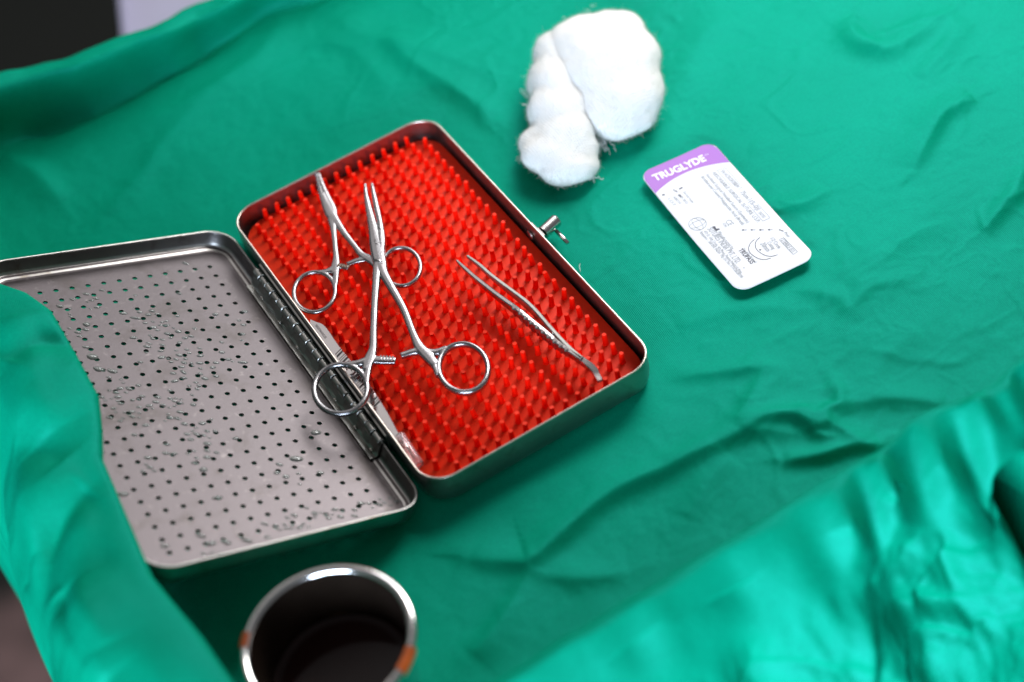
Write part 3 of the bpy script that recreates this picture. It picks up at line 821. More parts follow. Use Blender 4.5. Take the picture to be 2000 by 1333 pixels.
    b2 = mb.build('arm', M_instr, t); remesh(b2, 0.0003)
    rust = metal('stained_ratchet_steel', (0.22, 0.15, 0.11), 0.5, 900, 0.1, 0.3, 0.4)
    for k, u in enumerate((662, 667, 672, 677, 682)):
        p = atz(u, 521 + k * 0.9, zf2) + np.array((0, 0, 0.95)); q = atz(u + 6, 522, zf2) - atz(u, 521, zf2); q /= np.linalg.norm(q)
        mb = MB(); mb.box(p + np.array((0, 0, .08)), 0.6, 2.1, 0.6, [q, np.cross((0, 0, 1), q), (0, 0, 1)]); mb.build('ratchet_tooth', rust, b2, False)
    # slot between the jaws
    mb = MB(); pts = [atz(u, v, zf2) + np.array((0, 0, 1.0)) for u, v in ((621.5, 345), (627, 364), (633, 380))]
    mb.tube(pts, [(0.28, 0.2)] * 3, 8); mb.build('jaw_gap', M_engr, b1)
haemostats()

# ------------------------------------------------------------------ dressing forceps lying on its edge
def forceps_right():
    t = empty('dressing_forceps', (24, -45, 12), 'slender tweezers lying on edge with spread tips pointing up left, right of the hemostats', 'tweezers')
    Z0, S = 18.4, 3.809
    def px(a, b): return (850 + a / S, 420 + b / S)
    low = [(160, 335, .4, 1.4), (230, 400, .6, 2.0), (300, 462, .65, 2.4), (450, 580, .7, 3.4), (600, 688, .75, 4.6), (700, 772, .8, 5.0), (800, 852, .8, 5.0), (900, 936, .75, 4.6), (1000, 1008, .7, 3.8), (1088, 1066, .7, 3.4)]
    upp = [(238, 300, .4, 1.4), (330, 368, .6, 2.0), (400, 430, .6, 2.4), (480, 492, .6, 3.0), (600, 580, .6, 4.2), (680, 642, .65, 5.0), (745, 705, .65, 5.2), (850, 826, .65, 5.0), (930, 915, .65, 4.4), (1010, 995, .65, 3.8), (1088, 1062, .7, 3.4)]
    def blade(tr, ridges):
        mb = MB(); rows = []
        P = spline([tuple(at(*px(a, b), Z0)) + (w_ * 1.4, h) for a, b, w_, h in tr], 14)
        n = len(P)
        for i, p in enumerate(P):
            d = P[min(n - 1, i + 1)][:3] - P[max(0, i - 1)][:3]; d /= np.linalg.norm(d)
            sd = np.cross(d, (0, 0, 1)); h = p[4]; w_ = p[3]
            r = 0
            if ridges and 0.42 < i / n < 0.88: r = 0.75 * max(0, math.sin(i * 2 * math.pi / 6.0))
            c = p[:3]
            # outer side is -sd (towards lower left)
            sgn = 1 if ridges else -1
            so = sd * sgn
            rows.append([c - so * w_ * .6, c + so * (w_ * .6), c + so * (w_ + r) - np.array((0, 0, .35)), c + so * (w_ + r) - np.array((0, 0, h * .5)), c + so * (w_ + r * .6) - np.array((0, 0, h)), c - so * w_ - np.array((0, 0, h)), c - so * w_ - np.array((0, 0, .3))])
        mb.loft(rows, True, True, True)
        return mb
    a = blade(low, True).build('blade', M_tw, t, autos=35)
    b = blade(upp, False).build('blade', M_hinge, t, autos=35)
    # joined tail, curling round to show its flat face
    tail = [(1070, 1052, 1.2, 3.4, 0), (1110, 1082, 1.35, 3.2, .2), (1150, 1112, 1.5, 2.6, .5), (1185, 1150, 1.5, 2.0, .8), (1205, 1190, 1.35, 1.6, 1), (1228, 1228, 1.15, 1.2, 1)]
    P = spline([tuple(at(*px(x, y), Z0 - 0.8 - 1.6 * k)) + (w_, h, k) for x, y, w_, h, k in tail], 6)
    rows = []
    for i, p in enumerate(P):
        d = P[min(len(P) - 1, i + 1)][:3] - P[max(0, i - 1)][:3]; d /= np.linalg.norm(d)
        sd = np.cross(d, (0, 0, 1)); c = p[:3]
        rows.append([c - sd * p[3] * .8, c + sd * p[3] * .8, c + sd * p[3] - np.array((0, 0, .4)), c + sd * p[3] - np.array((0, 0, p[4])), c - sd * p[3] - np.array((0, 0, p[4])), c - sd * p[3] - np.array((0, 0, .4))])
    mb = MB(); mb.loft(rows, True, True, True); mb.build('joined_end', M_tw, t, autos=35)
    # grip pin between the blades
    q0 = at(*px(868, 893), Z0 - .8); q1 = at(*px(882, 880), Z0 - .8)
    mb = MB(); mb.tube([q0, q1], 0.6, 8); mb.build('guide_pin', M_bright, t)
forceps_right()

# ------------------------------------------------------------------ ribbed thumb forceps half hidden along the hinge wall
def forceps_left():
    t = empty('thumb_forceps', (-50, -20, 9), 'flat ribbed steel forceps wedged along the hinge wall, its tip in a clear sleeve', 'forceps')
    S = 3.509
    def px(a, b): return (560 + a / S, 600 + b / S)
    # right edge traced, left edge offset by the full width; lies level near the pin tips
    Zt = 13.6
    red = [(168, 84), (205, 100), (250, 118), (290, 165), (330, 225), (400, 318), (470, 402), (540, 490), (600, 575), (640, 638), (700, 738), (760, 850), (792, 905)]
    wid = [0.6, 3.2, 5.2, 6.6, 7.6, 8.2, 8.4, 8.2, 7.4, 6.4, 4.6, 3.0, 2.2]
    P = spline([tuple(at(*px(a, b), Zt)) + (w_,) for (a, b), w_ in zip(red, wid)], 8)
    rows = []; n = len(P)
    for i, p in enumerate(P):
        d = P[min(n - 1, i + 1)][:3] - P[max(0, i - 1)][:3]; d /= np.linalg.norm(d)
        sd = np.cross(d, (0, 0, 1))      # for travel down image this points to the left of the case
        d0 = np.array((0.03, -1, 0)); sd = np.array((-1, 0.02, 0.0))
        w_ = min(p[3], 53.6 + p[0])       # stop at the inner face of the wall
        dz = -0.10 * w_
        rt = p[:3]; lf = p[:3] + sd * w_ + np.array((0, 0, dz))
        rows.append([rt - np.array((0, 0, .25)), rt + sd * .3 * min(1, w_), lf * .96 + rt * .04, lf - np.array((0, 0, .3)), lf - np.array((0, 0, 1.2)), rt - np.array((0, 0, 1.2))])
    mb = MB(); mb.loft(rows, True, True, True); o = mb.build('upper_blade', M_bright, t, autos=35)
    # under blade
    mb = MB(); mb.loft([[q - np.array((0.2, 0, 3.0)) for q in r] for r in rows], True, True, True); mb.build('lower_blade', M_instr, t, autos=35)
    # cross ribs of the grip
    for k in range(27):
        f = k / 26
        i0 = int(n * (0.395 + (0.76 - 0.395) * f))
        p = P[i0]; w_ = min(p[3], 53.6 + p[0]) - .5
        if k in (8, 9): w_ *= 0.6
        c = p[:3] + np.array((-w_ / 2 - .15, w_ * .12, .12 - .05 * w_))
        mb = MB(); a = np.array((-1, -0.30, -0.10)); a /= np.linalg.norm(a); b_ = np.array((0.3, -1, 0)); b_ /= np.linalg.norm(b_)
        mb.box(c + np.array((0, 0, .12)), w_, 0.62, 0.9, [a, b_, np.cross(a, b_)]); mb.build('rib', M_bright, o, False)
    mb = MB()
    up = at(*px(215, 130), Zt) - at(*px(198, 140), Zt)
    put_text(mb, 'STAINLESS', at(*px(274, 205), Zt), at(*px(207, 118), Zt), 1.1, at(*px(230, 165), Zt) - at(*px(250, 155), Zt), 0.05)
    mb.build('engraving', M_engr, o, False)
    # clear tip sleeve
    m, nt, b = newmat('clear_plastic_sleeve')
    b.inputs['Base Color'].default_value = (1.0, 0.86, 0.86, 1); b.inputs['Roughness'].default_value = 0.12
    b.inputs['Transmission Weight'].default_value = 0.9; b.inputs['IOR'].default_value = 1.35
    p0 = at(*px(775, 880), 13.2); p1 = at(*px(905, 1085), 10.5)
    mb = MB(); mb.tube([p0, p0 * .97 + p1 * .03, p1 * .96 + p0 * .04, p1], [(1.5, 1.5), (1.75, 1.75), (1.9, 1.9), (1.7, 1.7)], 16, cap=False)
    s = mb.build('tip_sleeve', m, t)
    md = s.modifiers.new('sol', 'SOLIDIFY'); md.thickness = 0.0005
    mb = MB(); mb.tube([p0 * 1.02 - p1 * .02, p1 * .75 + p0 * .25], [(.9, .45), (.3, .3)], 8); mb.build('tip', M_bright, t)
forceps_left()

# ------------------------------------------------------------------ water drops on the lid
def lid_px(u, v, off=0.0):
    """photo ray onto the lid's sheet"""
    n = np.array([math.sin(TH), 0, math.cos(TH)]); p0 = LIDW(0, 0, -DP + off)
    r = ray(u, v); s = ((p0 - CP) @ n) / (r @ n); return CP + s * r
def drop_mesh(mb, c, a, b, h, rot, irr=0.06):
    n = np.array([math.sin(TH), 0, math.cos(TH)]); e1 = np.array([math.cos(TH), 0, -math.sin(TH)]); e2 = np.array([0, 1.0, 0])
    d1 = e1 * math.cos(rot) + e2 * math.sin(rot); d2 = -e1 * math.sin(rot) + e2 * math.cos(rot)
    K = 12; ph = [rng.normal(0, irr) for _ in range(3)]
    rings = []
    for r_, z in ((1, 0), (.93, .35), (.75, .72), (.45, .95), (.12, 1.02)):
        ring = []
        for k in range(K):
            t = 2 * math.pi * k / K; q = 1 + ph[0] * math.cos(t + 1) + ph[1] * math.cos(2 * t) + ph[2] * math.sin(3 * t) * .6
            ring.append(c + d1 * (math.cos(t) * a * r_ * q) + d2 * (math.sin(t) * b * r_ * q) + n * (h * z))
        rings.append(ring)
    mb.loft(rings, True, False, True)
def drops():
    m, nt, b = newmat('water')
    b.inputs['Base Color'].default_value = (0.52, 0.55, 0.52, 1); b.inputs['Roughness'].default_value = 0.12
    b.inputs['Transmission Weight'].default_value = 0.7; b.inputs['IOR'].default_value = 1.33
    big = [((616, 845), 2.4, 1.7, 'round water drop just below the large hemostat ring, nearest the hinge'),
           ((579, 897), 2.9, 1.7, 'big oval water drop in the clear area left of the hinge end'),
           ((180, 697), 2.6, 1.9, 'big water drop on the lid touching the left cloth edge, uppermost of three'),
           ((193, 722), 2.6, 1.5, 'long water drop by the left cloth edge, directly under the uppermost one'),
           ((219, 725), 2.6, 1.2, 'flat long water drop right beside the pair at the left cloth edge'),
           ((265, 622), 2.4, 0.9, 'thin long water drop in the upper middle of the lid'),
           ((117, 599), 1.6, 1.1, 'small water drop near the lid\'s top left holes by the cloth'),
           ((362, 515), 1.8, 0.9, 'flat water drop above the top row of lid holes'),
           ((169, 634), 1.9, 1.4, 'faint round water drop upper left, between the corner holes and the cloth'),
           ((474, 708), 2.3, 1.0, 'slanted streaky water drop on the lid near the upper part of the hinge'),
           ((350, 574), 1.3, .8, 'small water drop under the top rows of lid holes, right of centre'),
           ((421, 615), 1.4, 1.1, 'small round water drop near the upper right corner of the lid'),
           ((240, 965), 2.4, 1.4, 'water drop on the lid where the cloth leaves its lower left edge'),
           ((425, 973), 2.3, 1.2, 'lone water drop low in the middle of the lid'),
           ((412, 1062), 2.6, 1.3, 'largest water drop of the cluster along the lower lid edge'),
           ((442, 1060), 2.3, 1.3, 'water drop second from the right in the cluster at the lower lid edge'),
           ((392, 1047), 2.2, 1.1, 'upper left water drop of the cluster at the lower lid edge'),
           ((481, 1055), 2.5, 1.2, 'rightmost water drop of the cluster at the lower lid edge'),
           ((398, 918), 1.9, 1.3, 'water drop halfway between the lid centre and its lower edge'),
           ((322, 1067), 2.0, 1.0, 'water drop closest to the rounded lower left corner of the lid')]
    for (u, v), a, bb, lab in big:
        c = lid_px(u, v)
        mb = MB(); drop_mesh(mb, c, a, bb, 0.34 * bb + .15, rng.normal(-0.5, .25))
        tag(mb.build('water_drop', m), lab, 'water drop', 'larger water drops on the lid')
    clusters = [((285, 620), 55, 25, 26), ((330, 660), 60, 30, 34), ((390, 735), 45, 28, 30), ((235, 770), 40, 35, 46), ((250, 810), 30, 20, 22), ((330, 790), 60, 40, 30), ((345, 700), 60, 20, 20), ((170, 590), 50, 25, 12),
                ((400, 850), 40, 25, 22), ((385, 880), 25, 30, 18), ((300, 900), 40, 30, 8), ((560, 930), 60, 40, 8), ((730, 985), 32, 10, 30), ((770, 978), 16, 9, 24), ((640, 1005), 60, 10, 26), ((560, 1030), 50, 10, 24), ((480, 1060), 40, 12, 16), ((420, 1085), 40, 8, 14),
                ((300, 870), 120, 100, 16), ((450, 640), 50, 60, 10), ((150, 640), 40, 40, 10)]
    mb = MB(); done = [tuple(lid_px(*p)[:2]) + (a,) for p, a, _, _l in big]
    for (cu, cv), su, sv, n in clusters:
        for _ in range(n):
            u = cu + rng.normal(0, su * .5); v = cv + rng.normal(0, sv * .5)
            c = lid_px(u, v)
            uu = (c[0] + 57.5) / -math.cos(TH); 
            if abs(c[1]) > 95 or uu > 118 or c[0] > -65.5: continue
            a = rng.uniform(.6, 1.3)
            if any((c[0] - q[0]) ** 2 + (c[1] - q[1]) ** 2 < (1.15 * (a + q[2])) ** 2 for q in done): continue
            done.append((c[0], c[1], a)); drop_mesh(mb, c, a * 1.4, a * .85, a * .34, rng.normal(-0.5, .25))
    tag(mb.build('water_droplets', m), 'fine spray of tiny water droplets scattered over the perforated lid', 'water droplets', kind='stuff')
drops()

# ------------------------------------------------------------------ suture packet
def packet():
    Zc = 3.6
    TL, TR, BR, BL = [at(u, v, Zc) for u, v in ((1246, 343.9), (1392.4, 277.7), (1593, 506.6), (1445.8, 574.2))]
    ex = (TR - TL + BR - BL) / 2; ey = (TL - BL + TR - BR) / 2
    Wd, Ld = np.linalg.norm(ex), np.linalg.norm(ey); ex /= Wd; ey /= Ld
    cen = (TL + TR + BR + BL) / 4
    def curl(a, b):        # slight waviness of the foil packet
        return 0.7 * (a / Wd * 2) ** 2 * 0.6 + 0.9 * (abs(b) / Ld * 2) ** 3 + 0.15 * math.sin(b * .11 + a * .05)
    def Wp(a, b, z=0): return cen + ex * a + ey * b + np.array((0, 0, z + curl(a, b)))
    t = empty('suture_packet', tuple(cen - np.array((0, 0, 2))), 'white foil suture packet with a purple printed header, right of the gauze', 'suture packet')
    M_foil = plain('white_foil_paper', (0.74, 0.74, 0.77), 0.55, 0.3, 0.02, 60)
    M_pur = plain('purple_print', (0.36, 0.13, 0.50), 0.5, 0.3, 0.04, 60)
    M_lil = plain('pale_lilac_print', (0.72, 0.62, 0.78), 0.45)
    M_ink = plain('dark_print', (0.10, 0.10, 0.12), 0.6, 0.2)
    M_grey = plain('grey_print', (0.36, 0.38, 0.40), 0.6, 0.2)
    M_wht = plain('white_print', (0.86, 0.85, 0.88), 0.45)
    # body: grid clipped into a rounded rectangle
    ring = rrect(Wd / 2, Ld / 2, 6.0, 8)
    def R(s, z):
        out = []
        for x, y in ring: out.append(Wp(x * s, y * s, z))
        return out
    mb = MB(); mb.loft([R(.0001, 0.0), R(.25, 0), R(.5, 0), R(.7, 0), R(.85, 0), R(.94, 0), R(.99, 0), R(1, -.15), R(1, -.55), R(.985, -.7), R(.5, -.7)], True, False, True)
    mb.build('foil_body', M_foil, t, autos=50)
    hx, hy = Wd / 2, Ld / 2
    def arc_y(a, o): return hy - 17.5 + 5.2 * (1 - (abs(a + 1) / hx) ** 2) * 1.0 + o + 1.0
    def band(o0, o1, z, mat, name, inset=0):
        mb = MB(); N = 40; rows = []
        for k in range(N + 1):
            a = -hx + inset + (2 * hx - 2 * inset) * k / N
            r = 6.0 - inset
            dx = max(0, abs(a) - (hx - 6.0)); top = hy - 6.0 + math.sqrt(max(0, r * r - dx * dx)) if dx > 0 else hy - inset
            lo = arc_y(a, o0); hi = top if o1 is None else arc_y(a, o1)
            rows.append([Wp(a, lo + (hi - lo) * q, z) for q in np.linspace(0, 1, 8)])
        mb.loft(rows, closed=False); return mb.build(name, mat, t)
    band(0, None, 0.06, M_pur, 'purple_header', 0.15)
    band(-1.7, -1.1, 0.06, M_lil, 'header_line', 0.15)
    # lettering positions given on the photograph of the packet itself -> local coordinates
    def loc(u, v):
        p = at(u, v, Zc); d = p - cen; return (d @ ex, d @ ey)
    def T(mb, s, p, q, h, upside, bold=0.0, z=0.12):
        a, b = loc(*p), loc(*q)
        d = np.array(b) - np.array(a); L = np.linalg.norm(d); d /= L
        up = np.array((-d[1], d[0]))
        vs, fs = text_mesh(s, 1.0, bold)
        x0, x1 = vs[:, 0].min(), vs[:, 0].max()
        out = []
        for v in vs:
            c = np.array(a) + d * ((v[0] - x0) / (x1 - x0) * L) + up * (v[1] / .7 * h)
            out.append(Wp(c[0], c[1], z))
        mb.add(out, fs)
    def line(mb, pts, w_=0.25, z=0.1):
        L = [np.array(loc(*p)) for p in pts]
        for a, b in zip(L[:-1], L[1:]):
            d = b - a; l = np.linalg.norm(d); d = d / l; n = np.array((-d[1], d[0])) * w_ / 2
            mb.add([Wp(*(a - n), z), Wp(*(b - n), z), Wp(*(b + n), z), Wp(*(a + n), z)], [(0, 1, 2, 3)])
    z5 = lambda x, y: (1240 + x / 4.3, 270 + y / 4.3)
    z1 = lambda x, y: (1350 + x / 9.524, 310 + y / 9.524)
    z2 = lambda x, y: (1340 + x / 8.885, 410 + y / 8.885)
    z4 = lambda x, y: (1260 + x / 16.67, 350 + y / 16.67)
    mb = MB(); T(mb, 'TRUGLYDE', z5(178, 372), z5(607, 192), 4.3, 0, 0.03, 0.16); T(mb, 'TM', z5(596, 158), z5(622, 147), 0.9, 0, 0, .16)
    mb.build('brand_lettering', M_wht, t, False)
    g = MB()
    T(g, 'SN ACROFOBEN', z1(545, 245), z1(845, 555), 2.1, 0)
    T(g, '75cm', z1(905, 640), z1(1025, 768), 2.3, 0)
    T(g, '(5-0)', z1(1070, 815), z1(1200, 965), 2.3, 0)
    T(g, 'UNDYED', z1(1240, 1015), z1(1335, 1115), 1.6, 0)
    line(g, [z1(480, 225), z1(1330, 1170), z1(1465, 1110), z1(640, 180), z1(480, 225)], .22)
    line(g, [z1(870, 600), z1(950, 540)], .2); line(g, [z1(1045, 795), z1(1140, 745)], .2); line(g, [z1(1205, 985), z1(1290, 935)], .2)
    T(g, 'ABSORBABLE SURGICAL SUTURE U.S.P.', z1(385, 270), z1(1230, 1200), 1.9, 0)
    T(g, 'Sterilised Surgical Needled Suture (Synthetic)', z1(270, 305), z1(1035, 1205), 1.7, 0)
    T(g, 'Braided and Coated Polyglycolic Acid (Braid)', z1(185, 350), z1(940, 1240), 1.7, 0)
    for s, a, b_ in (('LOT', (745, 680), (950, 920)), ('ABC12', (905, 620), (1130, 850)), ('EXP 2015', (1080, 560), (1350, 835)), ('Do not reuse', (1240, 450), (1540, 800))):
        T(g, s, z4(*a), z4(*b_), 1.4, 0)
    T(g, 'CE', z2(672, 205), z2(740, 290), 2.9, 0); T(g, '1293', z2(625, 245), z2(675, 310), 1.3, 0)
    T(g, 'Manufactured by', z2(540, 400), z2(785, 700), 1.8, 0)
    T(g, 'SUTURES INDIA PVT. LTD.', z2(365, 340), z2(870, 955), 2.9, 0)
    T(g, '472 D, 13th Cross, 4th Phase, Peenya Industrial Area', z2(300, 385), z2(940, 1135), 1.5, 0)
    T(g, 'Bangalore - 560 058, INDIA  Mfg. Lic. No.: KTK/28/287/98', z2(235, 405), z2(945, 1220), 1.5, 0)
    T(g, 'Double Armed', z2(965, 690), z2(1185, 945), 1.4, 0)
    T(g, '20mm', z2(1275, 600), z2(1390, 745), 2.6, 0)
    T(g, 'Cutting', z2(1395, 580), z2(1490, 710), 1.9, 0); T(g, '1/2 Circle', z2(1450, 510), z2(1590, 695), 1.9, 0)
    T(g, 'Peel', z2(1690, 415), z2(1760, 490), 1.4, 0)
    T(g, 'STERILE EO', z2(1635, 540), z5(1310, 975), 2.0, 0)
    line(g, [z2(1610, 530), z5(1325, 990), z5(1362, 968), z2(1690, 495), z2(1610, 530)], .22)
    # globe
    cx, cy = loc(*z5(527, 725))
    def circ(mb, cx, cy, rx, ry, w_, a0=0, a1=2 * math.pi, n=28):
        for k in range(n):
            t0, t1 = a0 + (a1 - a0) * k / n, a0 + (a1 - a0) * (k + 1) / n
            q = []
            for t_, s_ in ((t0, -1), (t1, -1), (t1, 1), (t0, 1)): q.append(Wp(cx + (rx + s_ * w_ / 2) * math.cos(t_), cy + (ry + s_ * w_ / 2) * math.sin(t_), .1))
            mb.add(q, [(0, 1, 2, 3)])
    circ(g, cx, cy, 4.0, 4.0, .3); circ(g, cx, cy, 1.8, 4.0, .22); circ(g, cx, cy, 4.0, 1.8, .22)
    for k in (-4, 0, 4): pass
    g.build('small_print', M_grey, t, False)
    k = MB()
    T(k, 'TRUPASS', z2(895, 710), z2(1120, 965), 2.3, 0, 0.01)
    # factory symbol
    for a in ([(455, 300), (495, 285), (525, 330), (575, 325), (585, 345), (520, 375)],):
        k.add([Wp(*loc(*z2(*p)), .12) for p in a], [(0, 5, 4, 3, 2, 1)])
    for x in (960, 1110, 1260, 1410):
        k.add([Wp(*loc(*z2(x, 352)), .12), Wp(*loc(*z2(x + 35, 334)), .12), Wp(*loc(*z2(x + 35, 370)), .12)], [(0, 2, 1)])
        line(k, [z2(x + 30, 352), z2(x + 88, 352)], .3)
    line(k, [z2(1605, 355), z2(1640, 365), z2(1685, 385)], .5)
    k.add([Wp(*loc(*z2(1255, 700)), .12), Wp(*loc(*z2(1305, 695)), .12), Wp(*loc(*z2(1280, 725)), .12)], [(0, 2, 1)])
    k.add([Wp(*loc(*z2(1290, 725)), .12)] * 0, [])
    line(k, [z2(1000, 1015), z2(1000, 1045)], .25)
    line(k, [z4(570, 560), z4(660, 540)], .9); line(k, [z4(1100, 530), z4(1190, 610)], .8); line(k, [z4(1120, 350), z4(1230, 290)], .8); line(k, [z4(930, 370), z4(1070, 450)], .5)
    # needle arcs
    line(k, spline2([z2(1180, 520), z2(1110, 590), z2(1080, 680), (z2(1100, 750)), z2(1160, 810), z2(1250, 865), z2(1350, 885), z2(1465, 860)]), .3)
    line(k, spline2([z2(1275, 485), z2(1215, 545), z2(1195, 620), z2(1220, 700), z2(1290, 765), z2(1390, 815), z2(1490, 825), z2(1580, 800)]), .3)
    k.build('black_print', M_ink, t, False)
def spline2(pts): return [(p[0], p[1]) for p in spline([(a, b, 0) for a, b in pts], 5)]
packet()

# ------------------------------------------------------------------ gauze
def gauze():
    t = empty('gauze_wad', (115, 55, 2), 'crumpled wad of white cotton gauze behind the suture packet', 'gauze')
    def blob(mb, c, r, q=None):
        bm = bmesh.new(); bmesh.ops.create_icosphere(bm, subdivisions=3, radius=1)
        vs = []
        for v in bm.verts:
            p = np.array(v.co[:]); vs.append(p)
        fs = [[v.index for v in f.verts] for f in bm.faces]; bm.free()
        c = np.array(c, float); r = np.array(r, float); q = np.eye(3) if q is None else q
        mb.add([c + q @ (p * r) for p in vs], fs)
    def rz(a):
        a = math.radians(a); return np.array([[math.cos(a), -math.sin(a), 0], [math.sin(a), math.cos(a), 0], [0, 0, 1.0]])
    def B(mb, u, v, z, r, a=0): blob(mb, at(u, v, z), r, rz(a))
    def finish(o, vox, s1, s2, seed):
        md = o.modifiers.new('fuse', 'REMESH'); md.mode = 'VOXEL'; md.voxel_size = vox; md.use_smooth_shade = True
        m = o.modifiers.new('soft', 'SMOOTH'); m.factor = .7; m.iterations = 40
        for sc_, st, ty in ((0.018, s1, 'CLOUDS'), (0.005, s2, 'CLOUDS')):
            tx = bpy.data.textures.new('crumple', ty); tx.noise_scale = sc_; tx.noise_depth = 3
            d = o.modifiers.new('crumple', 'DISPLACE'); d.texture = tx; d.strength = st; d.mid_level = .5; d.texture_coords = 'GLOBAL'
    # big lobe
    mb = MB()
    B(mb, 1185, 120, 18, (27, 29, 16), -25)
    B(mb, 1210, 175, 14, (22, 25, 14), -20)
    B(mb, 1152, 105, 19, (21, 26, 15), 0)
    B(mb, 1172, 165, 15, (15, 24, 13), -20)
    B(mb, 1215, 222, 10, (18, 16, 9), -25)
    B(mb, 1195, 75, 16, (18, 18, 13), 0)
    B(mb, 1180, 215, 12, (14, 16, 11), 0)
    a = mb.build('folded_lobe', M_gauze, t); finish(a, .0010, .0030, .0007, 1)
    mb = MB()
    B(mb, 1092, 120, 16, (13, 19, 13), -20)
    B(mb, 1088, 165, 15, (15, 19, 13), -15)
    B(mb, 1095, 215, 13, (17, 17, 12), -10)
    B(mb, 1102, 262, 11, (16, 15, 10), 0)
    B(mb, 1080, 300, 10, (16, 12, 9), -30)
    B(mb, 1108, 330, 8, (14, 9, 7.5), -30)
    B(mb, 1045, 280, 9, (9, 9, 7), 0)
    B(mb, 1150, 328, 6, (6.5, 5, 5), 0)
    B(mb, 1138, 296, 8, (9, 8, 7), 0)
    a = mb.build('rolled_lobe', M_gauze, t); finish(a, .0010, .0030, .0008, 2)
    dg = bpy.context.evaluated_depsgraph_get()
    for lobe in [o for o in t.children if o.name.startswith(('folded', 'rolled'))]:
        ev = lobe.evaluated_get(dg); me = ev.to_mesh()
        co = np.empty(len(me.vertices) * 3); me.vertices.foreach_get('co', co); co = co.reshape(-1, 3) / MM
        no = np.empty(len(me.vertices) * 3); me.vertices.foreach_get('normal', no); no = no.reshape(-1, 3)
        ev.to_mesh_clear()
        sel = rng.choice(len(co), min(len(co), 15000), replace=False); fz = MB()
        for k in sel:
            p, n_ = co[k], no[k]
            if p[2] < 1.0: continue
            d = n_ * rng.uniform(.15, 1.0) + rng.normal(0, .8, 3); d /= np.linalg.norm(d)
            L_ = rng.uniform(.8, 2.4) * (2.2 if rng.random() < .04 else 1)
            side = np.cross(d, rng.normal(0, 1, 3)); side /= np.linalg.norm(side) + 1e-6
            q = p + d * L_ * .5 + side * L_ * .18; e_ = p + d * L_ + side * L_ * rng.uniform(-.2, .6) 
            w_ = .045; s2 = np.cross(side, d)
            fz.add([p + s2 * w_, p - s2 * w_, q + s2 * w_ * .8, q - s2 * w_ * .8, e_], [(0, 1, 3, 2), (2, 3, 4)])
        fo = fz.build('cotton_fuzz', M_gauze, lobe); fo['kind'] = 'stuff'
        fo.location = (0, 0, 0)
    # loose threads
    mb = MB()
    def thread(u, v, z, du, dv, n=7, w_=.16, c=3):
        p = at(u, v, z); q = at(u + du, v + dv, max(2.5, z - 4)); pts = []
        for i in range(n):
            f = i / (n - 1); pts.append(p + (q - p) * f + np.array((rng.normal(0, .5), rng.normal(0, .5), rng.normal(0, .4))) * (f > 0))
        mb.tube([tuple(x) for x in spline(pts, 3)], w_, 5)
    thread(1032, 192, 8, -16, -16); thread(1032, 190, 8, -12, -12)
    for k in range(16): thread(1165 + rng.normal(8, 9), 270, 6, rng.normal(5, 12), 24 + rng.normal(0, 5))
    for k in range(5): thread(1022, 305, 4, rng.normal(-6, 3), rng.normal(10, 6))
    for k in range(8): thread(1155 + rng.normal(0, 6), 345, 4, rng.normal(8, 7), rng.normal(8, 6))
    for k in range(6): thread(1100 + rng.normal(0, 6), 360, 4, rng.normal(0, 6), rng.normal(7, 5))
    for k in range(12):
        u, v = [(1110, 38), (1150, 22), (1195, 20), (1225, 35), (1255, 65), (1268, 120), (1290, 170), (1090, 60), (1050, 120), (1030, 200)][k % 10]
        thread(u + rng.normal(0, 6), v + rng.normal(0, 6) + 4, 18, rng.normal(0, 7), rng.normal(-1, 5), w_=.12)
    o = mb.build('loose_threads', M_gauze, t)
    # one loose thread lying on the drape near the case
    mb = MB(); pts = [at(u, v, 1.8) for u, v in ((1133, 516), (1131.5, 520), (1132.5, 525), (1133.5, 531))]
    mb.tube([tuple(p) for p in spline(pts, 4)], .22, 6)
    tag(mb.build('thread_scrap', M_gauze), 'tiny white scrap of thread on the green cloth right of the case', 'thread')
gauze()

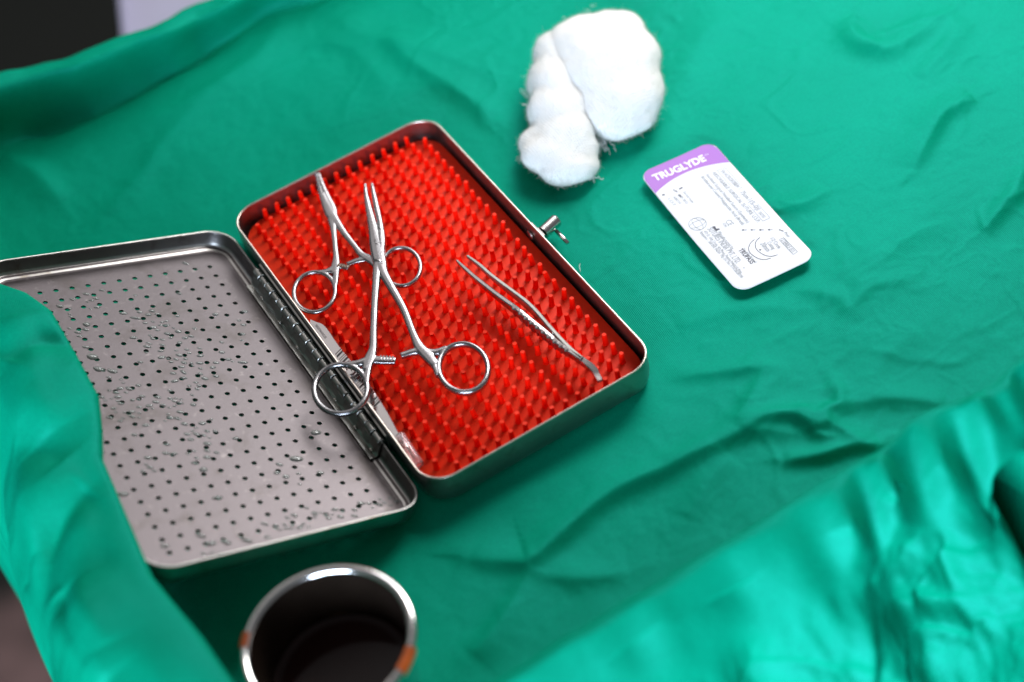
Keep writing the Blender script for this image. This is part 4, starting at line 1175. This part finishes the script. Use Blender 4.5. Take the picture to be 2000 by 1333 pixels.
# ------------------------------------------------------------------ steel cup
def cup():
    cx, cy = -123.1, -160.8; H = 50.0
    t = empty('steel_cup', (cx, cy, 0), 'steel cup with dark liquid and brown stains on its rim, below the lid', 'cup')
    def R(r, z, n=72):
        r = r * 1.03
        return [(cx + r * math.cos(2 * math.pi * k / n), cy + r * math.sin(2 * math.pi * k / n), z) for k in range(n)]
    m, nt, b = newmat('dark_brown_inner_steel')  # dark brown metal for the inner wall, tone varied by noise
    b.inputs['Metallic'].default_value = 0.85; b.inputs['Roughness'].default_value = .22
    tc = nd(nt, 'ShaderNodeTexCoord'); n = nd(nt, 'ShaderNodeTexNoise'); n.inputs['Scale'].default_value = 45; n.inputs['Detail'].default_value = 4
    ln(nt, tc, 'Object', n, 'Vector')
    mx = nd(nt, 'ShaderNodeMix'); mx.data_type = 'RGBA'; mx.inputs['A'].default_value = (.03, .021, .016, 1); mx.inputs['B'].default_value = (.13, .09, .065, 1)
    ln(nt, n, 'Fac', mx, 'Factor'); ln(nt, mx, 'Result', b, 'Base Color')
    mb = MB(); mb.loft([R(20, 1.2), R(22.5, 1.6), R(24, 4), R(26.5, 25), R(28.2, 44), R(28.9, H - 3)], True, True)
    mb.build('cup_wall', M_mug, t)
    mb = MB(); mb.loft([R(27.6, H - 1.2), R(26.9, 44), R(25.3, 25), R(23, 5), R(20, 3)], True, False, True); mb.build('cup_inside', m, t)
    mb = MB(); mb.loft([R(28.9, H - 3.2), R(30.6, H - 3.0), R(31.2, H - 1.7), R(30.6, H - .3), R(29.4, H + .2), R(28.2, H - .1), R(27.6, H - 1.2)])
    mb.build('rim', M_mug, t)
    ml = plain('dark_antiseptic_liquid', (.022, .006, .005), .10, .22)
    mb = MB(); mb.loft([R(25.1, 24.6), R(24.6, 24.0), R(22, 23.8), R(.01, 23.8)]); mb.build('liquid', ml, t)
    # brown stains clinging to the rim
    ms = plain('brown_iodine_stain', (.30, .055, .006), .3, .5, .5, 300)
    for a0, a1, dz, rr in ((math.radians(139), math.radians(150), 5, 1.1), (math.radians(-60), math.radians(-42), 7, 1.3)):
        rows = []
        for k in range(12):
            a = a0 + (a1 - a0) * k / 11; e = math.sin(math.pi * min(1, max(0, k / 11))) ** .4
            pr = [(28.0, H + .25), (29.5, H + .55), (30.9, H), (31.6, H - 1.7), (31.0, H - 3.2), (29.6, H - 3.6 - dz * .4 * e)]; pr = [(q[0] * 1.03, q[1]) for q in pr]
            rows.append([(cx + r * math.cos(a) + .0, cy + r * math.sin(a), z) for r, z in pr])
        mb = MB(); mb.loft(rows, closed=False); mb.build('stain', ms, t)
cup()
